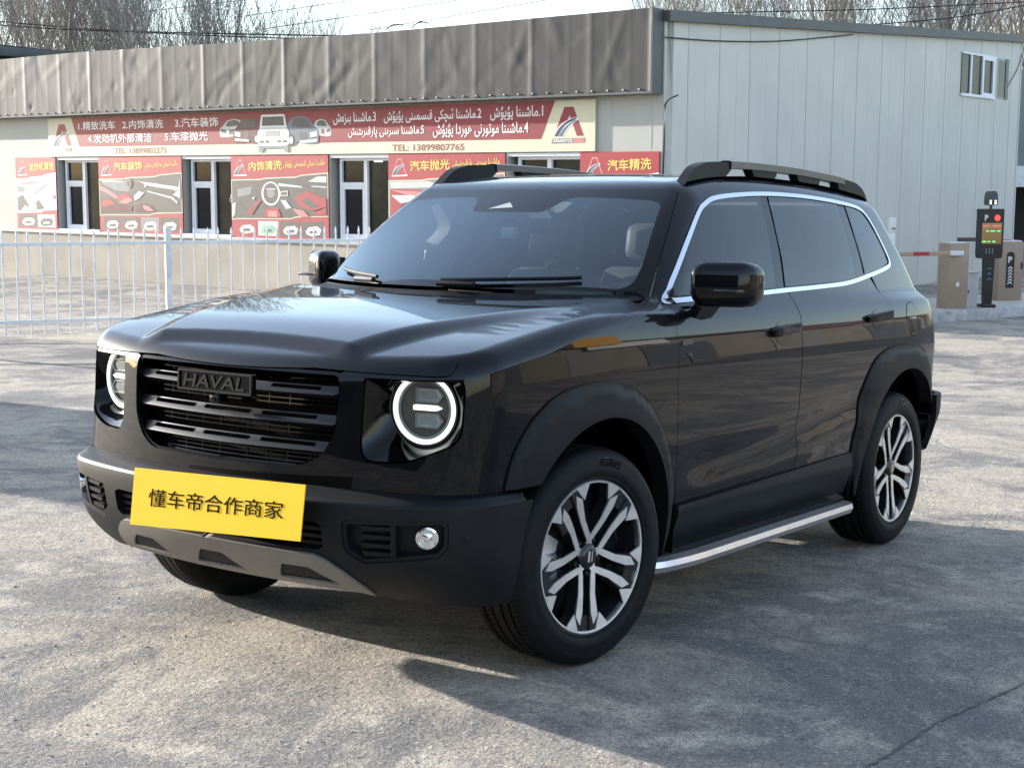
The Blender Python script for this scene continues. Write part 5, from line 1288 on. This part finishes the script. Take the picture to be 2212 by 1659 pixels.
# --- wipers
def on_screen(x, y, d=.012): return np.array([x, y, float(T(np.array(x), np.array(y)))+d])
for pts in ([(.20, -.05), (.225, -.30), (.30, -.56)], [(.235, .30), (.30, .50), (.395, .62)]):
    mb = MB(); q = crv(pts, 6); mb.tube([on_screen(ws_low(y)+.012+.03*(i/len(q)), y, .018) for i, (x, y) in enumerate(q)], .008, 6); mb.tube([on_screen(ws_low(y)-.01, y, .020) for x, y in q[:5]], .012, 6)
    mb.build('wiper', M_plastic, CAR)
# --- side steps
mb = MB(); so = rnd([(.27, -.84), (.33, -.945), (.55, -.975), (2.00, -.975), (2.03, -.94), (2.05, -.84)], [.02, .08, .1, .03, .02, .02])
mb.prism(so, .278, .302, lambda a, b, h: (a, b, h)); ST = mbpair('side_step', mb, M_step, CAR, 30)
mb = MB(); edge = [p for p in so if p[1] < -.86]
if edge[0][0] > edge[-1][0]: edge = edge[::-1]
for i, (x, y) in enumerate(edge):
    a = np.array(edge[max(i-1, 0)]); b = np.array(edge[min(i+1, len(edge)-1)]); t = (b-a)/np.linalg.norm(b-a); nn = np.array([t[1], -t[0]])
    for d, z in ((0, .262), (.014, .266), (.022, .286), (.016, .306), (-.024, .313), (-.024, .302)): mb.v.append((x+nn[0]*d, y+nn[1]*d, z))
for i in range(len(edge)-1):
    for j in range(6): mb.f.append((i*6+j, i*6+6+j, i*6+6+(j+1) % 6, i*6+(j+1) % 6))
mb.f += [tuple(range(6))[::-1], tuple((len(edge)-1)*6+j for j in range(6))]
mbpair('step_trim', mb, M_stepm, ST, 20)
mb = MB(); mb.box((1.36, -.951, .302), (1.56, -.935, .312), .002); mbpair('step_badge', mb, M_chrome, ST)
# --- cabin
mb = MB(); mb.box((.58, -.76, .93), (.95, .76, 1.08)); mb.prism([(.36, 1.16), (.80, 1.165), (.95, 1.10), (.95, .9), (.36, .9)], -.74, .74, lambda a, b, h: (a, h, b)); mb.box((.55, -.62, 1.16), (.85, -.14, 1.205), .03)
mb.build('dashboard', M_int, CAR, 40)
mb = MB(); mb.box((.62, -.10, 1.16), (.64, .22, 1.25), .006); mb.build('screen_panel', M_gloss, CAR)
mb = MB(); mb.box((.6, -.54, .40), (3.2, .54, .44)); mb.box((3.1, -.52, .4), (3.14, .52, .95)); mb.box((3.1, -.74, .95), (3.14, .74, 1.2)); mb.box((.6, -.82, .95), (3.1, -.80, 1.19)); mb.box((.6, .80, .95), (3.1, .82, 1.19)); mb.box((.6, -.80, .93), (3.1, .80, .95)); mb.build('cabin_floor', M_int, CAR)
def seat(y, x, w):
    mb = MB(); mb.box((x-.50, y-w, .60), (x, y+w, .75), .05)
    bm = MB(); bm.box((-.07, -w, 0), (.07, w, .62), .055); bm2 = [(x+.03+p[0]+p[2]*.30, y+p[1]*(1-.12*max(0, p[2]-.3)), .70+p[2]*.97) for p in bm.v]; mb.add(bm2, bm.f)
    hd = MB(); hd.box((-.05, -.14, 0), (.05, .14, .19), .045); mb.add([(x+.20+p[0]+p[2]*.15, y+p[1], 1.34+p[2]) for p in hd.v], hd.f)
    mb.tube([(x+.21, y-.05, 1.28), (x+.22, y-.05, 1.36)], .008, 6); mb.tube([(x+.21, y+.05, 1.28), (x+.22, y+.05, 1.36)], .008, 6)
    return mb
for y in (-.37, .37): seat(y, 1.42, .25).build('front_seat', M_seat, CAR, 50)
mb = seat(-.40, 2.35, .28); m2 = seat(.40, 2.35, .28); mb.add(m2.v, m2.f); mb.build('rear_seat', M_seat, CAR, 50)
mb = MB(); c = np.array([.93, -.37, 1.085]); ax = np.array([-.90, 0, .42]); ax /= np.linalg.norm(ax); e1 = np.array([0, 1., 0]); e2 = np.cross(ax, e1)
mb.tube([c+.185*(e1*math.cos(t)+e2*math.sin(t)) for t in np.linspace(0, 2*math.pi, 33)], .015, 8, False)
for t in (0, math.pi, -math.pi/2): mb.tube([c, c+.18*(e1*math.cos(t)+e2*math.sin(t))], .018, 6)
mb.tube([c-ax*.0, c-ax*-.0+ax*.28*-1*-1], .035, 8); mb.build('steering_wheel', M_int, CAR, 40)
MB().box((.70, -.045, 1.43), (.735, .02, 1.475), .006).build('toll_tag', M_wht0, CAR)
MB().box((.60, -.50, 1.205), (.74, -.22, 1.235), .01).build('dash_tray', M_wht1, CAR)
mb = MB(); mb.box((.80, -.13, 1.455), (.83, .11, 1.515), .012); mb.tube([(.80, 0, 1.515), (.775, 0, 1.575)], .012, 6); MR = mb.build('cabin_mirror', M_gloss, CAR)
# --- wheels
def tread(prof_n=96):
    r0 = WR; w = .118; pr = []
    pr += [(.262, -w*.93), (.268, -w*1.0), (.274, -w*1.0), (.278, -w*1.03), (.302, -w*1.065), (.305, -w*1.055), (.335, -w*1.045), (.339, -w*1.03), (.356, -w*.93), (r0-.004, -w*.80)]
    gz = [-.062, -.022, .022, .062]; x = -w*.80
    for q in gz: pr += [(r0, q-.0052), (r0-.009, q-.0048), (r0-.009, q+.0048), (r0, q+.0052)]
    pr += [(r0-.004, w*.80), (.356, w*.93), (.335, w*1.04), (.30, w*1.06), (.262, w*.93)]
    return pr
def sector(poly, a):
    c, s = math.cos(a), math.sin(a); return [(x*c-y*s, x*s+y*c) for x, y in poly]
def pol(r, d): return (r*math.cos(math.radians(d)), r*math.sin(math.radians(d)))
RIM = .2613
def make_wheel(loc, steer, phase, far=False):
    """built with its outer face towards -y"""
    W = empty('wheel', loc, (0, 0, steer+(math.pi if far else 0)), CAR)
    OUT = -.0
    mb = MB(); pr = [(r, y+.115) for r, y in tread()]; mb.lathe(pr, 'y', n=96)
    nt_ = len(mb.f)
    for i in range(120):
        a = 2*math.pi*i/120
        for y0, y1, sl in ((-.100, -.068, .010), (-.055, -.028, -.008), (.028, .055, .008), (.068, .100, -.010)):
            a2 = a+sl/WR*1.2; rr = WR+.0012; da = .0042; P = []
            for (yy, aa) in ((y0, a-da), (y0, a+da), (y1, a2+da), (y1, a2-da)):
                q = rr-(.004 if abs(yy) > .09 else 0); P.append((q*math.cos(aa), yy+.115, q*math.sin(aa)))
            mb.add(P, [(0, 1, 2, 3)])
    ty = mk('tyre', mb.v, mb.f, None, W, angle=40, mats=[M_rubber, M_dark], fm=[0]*nt_+[1]*(len(mb.f)-nt_))
    V2, F2 = text2d('Giti', 0, .105, 0, .030, bold=.03)
    V = []
    for x, y in V2:
        a = math.radians(88)-(x)/.318; r = .308+y; bul = -.0065-.5*(max(0, r-.31))**1.0*.0
        yy = .115-.118*(1.058)-.0016 if r < .336 else .115-.118*1.04-.0015
        V.append((-r*math.cos(math.pi-a), yy, r*math.sin(a)))
    mk('tyre_lettering', V, F2, M_gloss, ty)
    rimo = MB(); rimo.lathe([(RIM-.006, .215), (RIM-.020, .20), (RIM-.026, .06), (RIM-.016, .022), (RIM-.010, .010), (RIM-.004, .006), (RIM+.002, .004), (RIM+.004, .012)], 'y', n=72)
    rimo.lathe([(.0, .075), (.10, .075), (.235, .10)], 'y', n=48)
    rm = rimo.build('rim', M_alloyd, W, 40)
    lp = MB(); lp.lathe([(RIM-.011, .0095), (RIM-.009, .003), (RIM-.0035, .002), (RIM-.002, .006)], 'y', n=72); lp.build('rim_lip', M_alloy, rm, 30)
    faces = MB(); dk = MB(); hubs = MB()
    R = RIM-.004
    def f3(dep): return lambda a, b, h: (a, dep-h, b)
    def yof(a, b): rr = math.hypot(a, b)/R; return .004+.020*(1-rr)**1.0*1.4-.0
    def f4(a, b, h): return (a, yof(a, b)-h, b)
    for k in range(5):
        pc = phase+72*k
        for sg in (1, -1):
            D = lambda r, d: pol(r*R, pc+sg*d)
            sp = [D(.15, 40), D(.27, 17), D(.50, 8.2), D(.74, 6.6), D(.905, 8.6), D(.81, 15.6), D(.52, 18.4), D(.30, 33), D(.18, 56)]
            if area2(sp) < 0: sp = sp[::-1]
            faces.prism(sp, -.004, .0015, f4)
            base = [D(.14, 40), D(.27, 15), D(.50, 7.0), D(.80, 5.0), D(.97, 4.0), D(.99, 14), D(.97, 22), D(.82, 18), D(.52, 19.4), D(.29, 35)]
            if area2(base) < 0: base = base[::-1]
            dk.prism(base, -.045, -.0015, f4)
            tip = [D(.845, 15.6), D(.985, 10.5), D(.992, 25), D(.785, 18.8)]
            if area2(tip) < 0: tip = tip[::-1]
            faces.prism(tip, -.004, .002, f4)
            web = [D(.78, 0), D(.78, 7.5), D(.93, 9.5), D(.985, 11), D(.985, 0)]
            if area2(web) < 0: web = web[::-1]
            dk.prism(web, -.045, -.008, f4)
    dk.build('spoke_back', M_alloyd, rm, 25)
    faces.build('spokes', M_alloy, rm, 25)
    hb = MB(); hb.lathe([(.046, .050), (.046, .030), (.043, .024), (.036, .0195), (.034, .018)], 'y', n=40); hb.build('hub', M_satin, rm, 30)
    cp = MB(); cp.lathe([(.034, .03), (.034, .0165), (.030, .0145), (.020, .0135), (.0, .0135)], 'y', n=36); hc = cp.build('hub_cap', M_alloyd, rm, 30)
    lg = MB()
    for xa in (-.007, .007): lg.prism([(xa*1.6-.004, -.018), (xa*.6-.002, -.018), (xa*.6+.002+.001, .018), (xa*1.6-.004+.003, .018)], 0, .001, lambda a, b, h: (a, .0125-h, b))
    lg.build('cap_emblem', M_alloy, hc)
    for k in range(5):
        x, z = pol(.060, phase+8+72*k); nut = MB(); nut.lathe([(.0115, .06), (.0115, .034), (.009, .029), (.0, .029)], 'y', (x, 0, z), 6); nut.lathe([(.016, .06), (.016, .044), (.012, .044)], 'y', (x, 0, z), 16); nut.build('lug_nut', M_satin, rm, 30)
    ds = MB(); ds.lathe([(.06, .105), (.165, .105), (.165, .125), (.06, .125)], 'y', n=48); ds.build('brake_disc', M_rail, W, 30)
    cl = MB(); cl.prism(arc((0, 0), .185, 150, 205, 12)+arc((0, 0), .11, 205, 150, 12), .075, .15, lambda a, b, h: (a, h, b)); cl.build('brake_caliper', M_alloy, W, 30)
    return W
make_wheel((0, -.897, WZ), -.152, 49, False); make_wheel((2.738, -.897, WZ), 0, 52, False)
make_wheel((0, .897, WZ), -.152, 20, True); make_wheel((2.738, .897, WZ), 0, 10, True)
# ---------------------------------------------------------------- kerb island with the parking barrier
M_kerb = pbr('chipped_kerb', (.36, .35, .33), rough=.85, vary=.25, scale=7, dirt=(.66, .65, .62), dirt_amt=.95, bump=.3, bscale=30)
M_island = pbr('island_concrete', (.52, .49, .43), rough=.85, vary=.1, scale=2)
kd = np.array([2.13, -.81]); kd /= np.linalg.norm(kd); kn = np.array([-kd[1], kd[0]]); k0 = np.array([18.9, 4.68])
def kp(s, o, z): q = k0+kd*s+kn*o; return (q[0], q[1], z)
mb = MB(); kerb = [kp(s, 0, 0) for s in np.linspace(-4, 14, 60)]
V = []; 
for s in np.linspace(-4, 14, 80):
    j = .006*math.sin(s*9.1)+.006*math.sin(s*23.7)
    for o, z in ((.0, -1.0), (.0+j, -.66), (.03+j, -.625+j*.5), (.16, -.622), (.16, -1.0)): V.append(kp(s, o, z))
F = [(i*5+j, i*5+j+5, i*5+j+6, i*5+j+1) for i in range(79) for j in range(4)]
KB = mk('kerb', V, [f[::-1] for f in F], M_kerb, angle=50); tag(KB, kind='structure')
mb = MB(); mb.add([kp(-4, .16, -.622), kp(14, .16, -.622), kp(14, 1.9, -.615), kp(-4, 1.9, -.615), kp(14, 1.9, -1), kp(-4, 1.9, -1)], [(0, 1, 2, 3), (3, 2, 4, 5)]); tag(mb.build('pavement', M_island, None), kind='structure')
CR = np.array([BW[0][0], BW[0][1], 0]); CR /= np.linalg.norm(CR); CD = np.array([-CR[1], CR[0], 0])      # image right, away from the viewer
def stand(p, turn):
    c, s = math.cos(turn), math.sin(turn); ex = CR*c+CD*s; ey = -CR*s+CD*c
    return frame(np.array(p, float), ex, ey, UPV)              # local x right, y away, z up
M_tan = pbr('tan_cabinet_paint', (.34, .255, .18), rough=.45, vary=.04, scale=4)
M_tan2 = pbr('tan_arm_paint', (.42, .28, .18), rough=.5, vary=.05)
M_rede = pbr('red_reflector', (.45, .03, .03), rough=.45, vary=.05)
M_wht = pbr('white_enamel', (.72, .72, .70), rough=.4, vary=.04, scale=5)
M_blk = pbr('black_enamel', (.012, .013, .015), rough=.32, spec=.5, vary=.1)
M_cyan = pbr('blue_arrow_film', (.03, .22, .34), rough=.4, vary=.05)
front = lambda a, b, h: (a, -h, b)
def chev(x, z, w, t): return [(x-w, z-w*.8), (x, z), (x+w, z-w*.8), (x+w, z-w*.8+t), (x, z+t), (x-w, z-w*.8+t)]
# left barrier
B1 = empty('barrier_gate', stand((19.80, 4.66, -.63), math.radians(22))); tag(B1, 'tan barrier cabinet with its striped arm reaching left behind the SUV', 'barrier')
MB().box((-.19, -.14, 0), (.19, .16, 1.06), .012).build('cabinet', M_tan, B1)
MB().box((-.16, -.10, 1.06), (.14, .12, 1.075), .004).build('lid', M_wht, B1)
MB().box((-.24, -.215, .865), (.03, -.16, .945), .012).build('arm_clamp', M_wht, B1)
mb = MB(); mb.box((-2.75, -.205, .872), (-.23, -.17, .938), .006); ARM = mb.build('arm', M_tan2, B1)
for x in (-.95, -1.75, -2.5): MB().box((x, -.2075, .8745), (x+.30, -.2045, .9355)).build('stripe', M_rede, ARM)
mb = MB(); mb.prism([(math.cos(t)*.035*(1+.12*math.cos(5*t))-.02, .40+math.sin(t)*.040*(1+.12*math.cos(5*t))) for t in np.linspace(0, 2*math.pi, 30)[:-1]], .14, .145, front); mb.build('sticker', M_wht, B1)
# rest post for the arm
RP = empty('rest_post', stand((19.02, 5.42, -.63), math.radians(8))); tag(RP, 'slim white post with a forked top for the barrier arm, beside the SUV tail', 'post')
mb = MB(); mb.box((-.045, -.045, 0), (.045, .045, 1.36), .006); mb.build('pole', M_wht, RP)
mb = MB(); mb.box((-.055, -.06, 1.22), (.055, .06, 1.47), .03); mb.build('head', M_wht, RP); MB().box((-.03, -.064, 1.28), (.042, -.055, 1.31), .003).build('slot', M_grey, RP)
# white cabinet
WC = empty('electric_cabinet', stand((20.52, 4.62, -.63), math.radians(14))); tag(WC, 'small white enamel cabinet between the left barrier and the black pay kiosk', 'cabinet')
MB().box((-.115, -.10, 0), (.10, .12, .55), .004).build('case', M_wht, WC); MB().box((-.13, -.12, .55), (.12, .14, .572), .004).build('lid', M_wht, WC)
mb = MB(); mb.box((-.095, -.112, .22), (-.075, -.1, .27), .003); mb.build('lock', M_blk, WC)
# kiosk
KI = empty('pay_kiosk', stand((20.36, 4.28, -.625), math.radians(10))); tag(KI, 'black parking kiosk with a lit screen, a red lamp and a camera on top', 'kiosk')
MB().box((-.115, -.11, 0), (.115, .11, .055), .012).build('base', M_blk, KI)
mb = MB(); V = [(-.066, -.05, .05), (.066, -.05, .05), (.066, .05, .05), (-.066, .05, .05), (-.088, -.05, .80), (.088, -.05, .80), (.088, .05, .80), (-.088, .05, .80)]
mb.add(V, [(3, 2, 1, 0), (4, 5, 6, 7), (0, 1, 5, 4), (1, 2, 6, 5), (2, 3, 7, 6), (3, 0, 4, 7)]); PO = mb.build('pole', M_blk, KI)
for z in (.47, .555, .64):
    MB().prism(chev(.0, z, .036, .02), .0, .0525+(z-.05)*0, lambda a, b, h: (a, -h, b)).build('arrow', M_cyan, PO)
mb = MB(); mb.prism(rnd([(-.19, .80), (.19, .80), (.205, .86), (.205, 1.60), (-.205, 1.60), (-.205, .86)], [.02, .02, .03, .012, .012, .03]), -.07, .07, front); HD = mb.build('head', M_blk, KI, 30)
M_scr = pbr('lit_screen', (.05, .04, .02), rough=.2, emit=(.30, .20, .08), estr=.22, vary=.2, scale=6)
MB().box((-.172, -.0735, 1.035), (.172, -.07, 1.375), .001).build('screen', M_scr, HD)
M_rl = pbr('red_signal', (.5, .02, .02), rough=.4, emit=(1., .06, .05), estr=.75); M_gl = pbr('green_led', (.02, .3, .05), emit=(.25, 1., .35), estr=.6)
MB().lathe([(.0, -.076), (.046, -.076), (.05, -.07)], 'y', (.09, 0, 1.455), 24).build('signal_lamp', M_rl, HD)
def ktext(body, x0, x1, z0, z1, mat, bold=.02):
    V2, F2 = text2d(body, x0, x1, z0, z1, bold); F = [tuple(q) if area2([V2[i] for i in q]) > 0 else tuple(q)[::-1] for q in F2]
    return mk('lettering', [(a, -.0745, b) for a, b in V2], F, mat, HD)
ktext('P', -.135, -.075, 1.41, 1.505, M_wht, .04)
for x0, x1, z, m_ in ((-.155, -.05, 1.318, M_rl), (.01, .15, 1.318, M_rl), (-.10, -.05, 1.235, M_gl), (-.03, .06, 1.235, M_gl), (.085, .15, 1.235, M_gl), (-.165, -.09, 1.065, M_gl), (-.07, -.02, 1.065, M_gl), (.01, .07, 1.065, M_gl)):
    mb = MB(); n = max(2, int((x1-x0)/.02))
    for k in range(n):
        a = x0+(x1-x0)*k/n; mb.box((a, -.076, z), (a+(x1-x0)/n*.72, -.0738, z+(.018 if k % 3 else .012)))
    mb.build('screen_text', m_, HD)
for i in range(3): MB().box((-.09+.055*i, -.0715, .875), (-.075+.055*i, -.07, .965)).build('vent_mark', M_grey, HD)
mb = MB(); mb.tube([(0, 0, 1.60), (0, 0, 1.67)], .022, 10); mb.prism(rnd([(-.075, 1.66), (.075, 1.66), (.085, 1.72), (.075, 1.84), (.045, 1.885), (-.045, 1.885), (-.075, 1.84), (-.085, 1.72)], .012), -.08, .07, front); CAMH = mb.build('camera', M_trim, KI, 40)
for x in (-.042, .042):
    for z in (1.69, 1.725): MB().lathe([(.0, -.074), (.016, -.074), (.018, -.07)], 'y', (x, 0, z), 14).build('led', pbr('white_lamp', (.9, .9, .9), emit=(1, 1, 1), estr=.6), CAMH)
MB().lathe([(.0, -.073), (.018, -.073), (.02, -.07)], 'y', (0, 0, 1.705), 16).build('lens', M_gloss, CAMH)
# right barrier
B2 = empty('barrier_gate', stand((22.02, 4.50, -.70), math.radians(14))); tag(B2, 'tan barrier cabinet with a black arrow sign, right of the pay kiosk', 'barrier')
MB().box((-.235, -.16, 0), (.235, .2, 1.09), .012).build('cabinet', M_tan, B2); MB().box((-.2, -.13, 1.09), (.21, .17, 1.11), .004).build('lid', M_wht, B2)
mb = MB(); mb.box((-1.0, -.10, 1.10), (-.3, -.06, 1.165), .006); A2 = mb.build('arm', pbr('brown_arm', (.09, .05, .045), rough=.5), B2)
MB().box((-.42, -.104, 1.07), (.02, -.064, 1.125), .004).build('stripe', M_rede, A2)
sgn = [(-.09, .30), (.06, .30), (.06, .86)]+[(-.015+.075*math.cos(t), .86+.06*math.sin(t)) for t in np.linspace(.2, math.pi-.2, 9)]+[(-.09, .86)]
SG = MB().prism(sgn, .16, .166, front).build('arrow_sign', M_blk, B2)
V2, F2 = text2d('P', -.065, .015, .73, .84, .04); mk('lettering', [(a, -.1675, b) for a, b in V2], [tuple(q) if area2([V2[i] for i in q]) > 0 else tuple(q)[::-1] for q in F2], M_wht, SG)
for k in range(6): MB().prism(chev(-.015, .39+.052*k, .042, .024), .166, .1675, front).build('arrow', M_wht, SG)
MB().box((.19, -.165, .62), (.225, -.155, .74), .002).build('hinge', M_blk, B2)
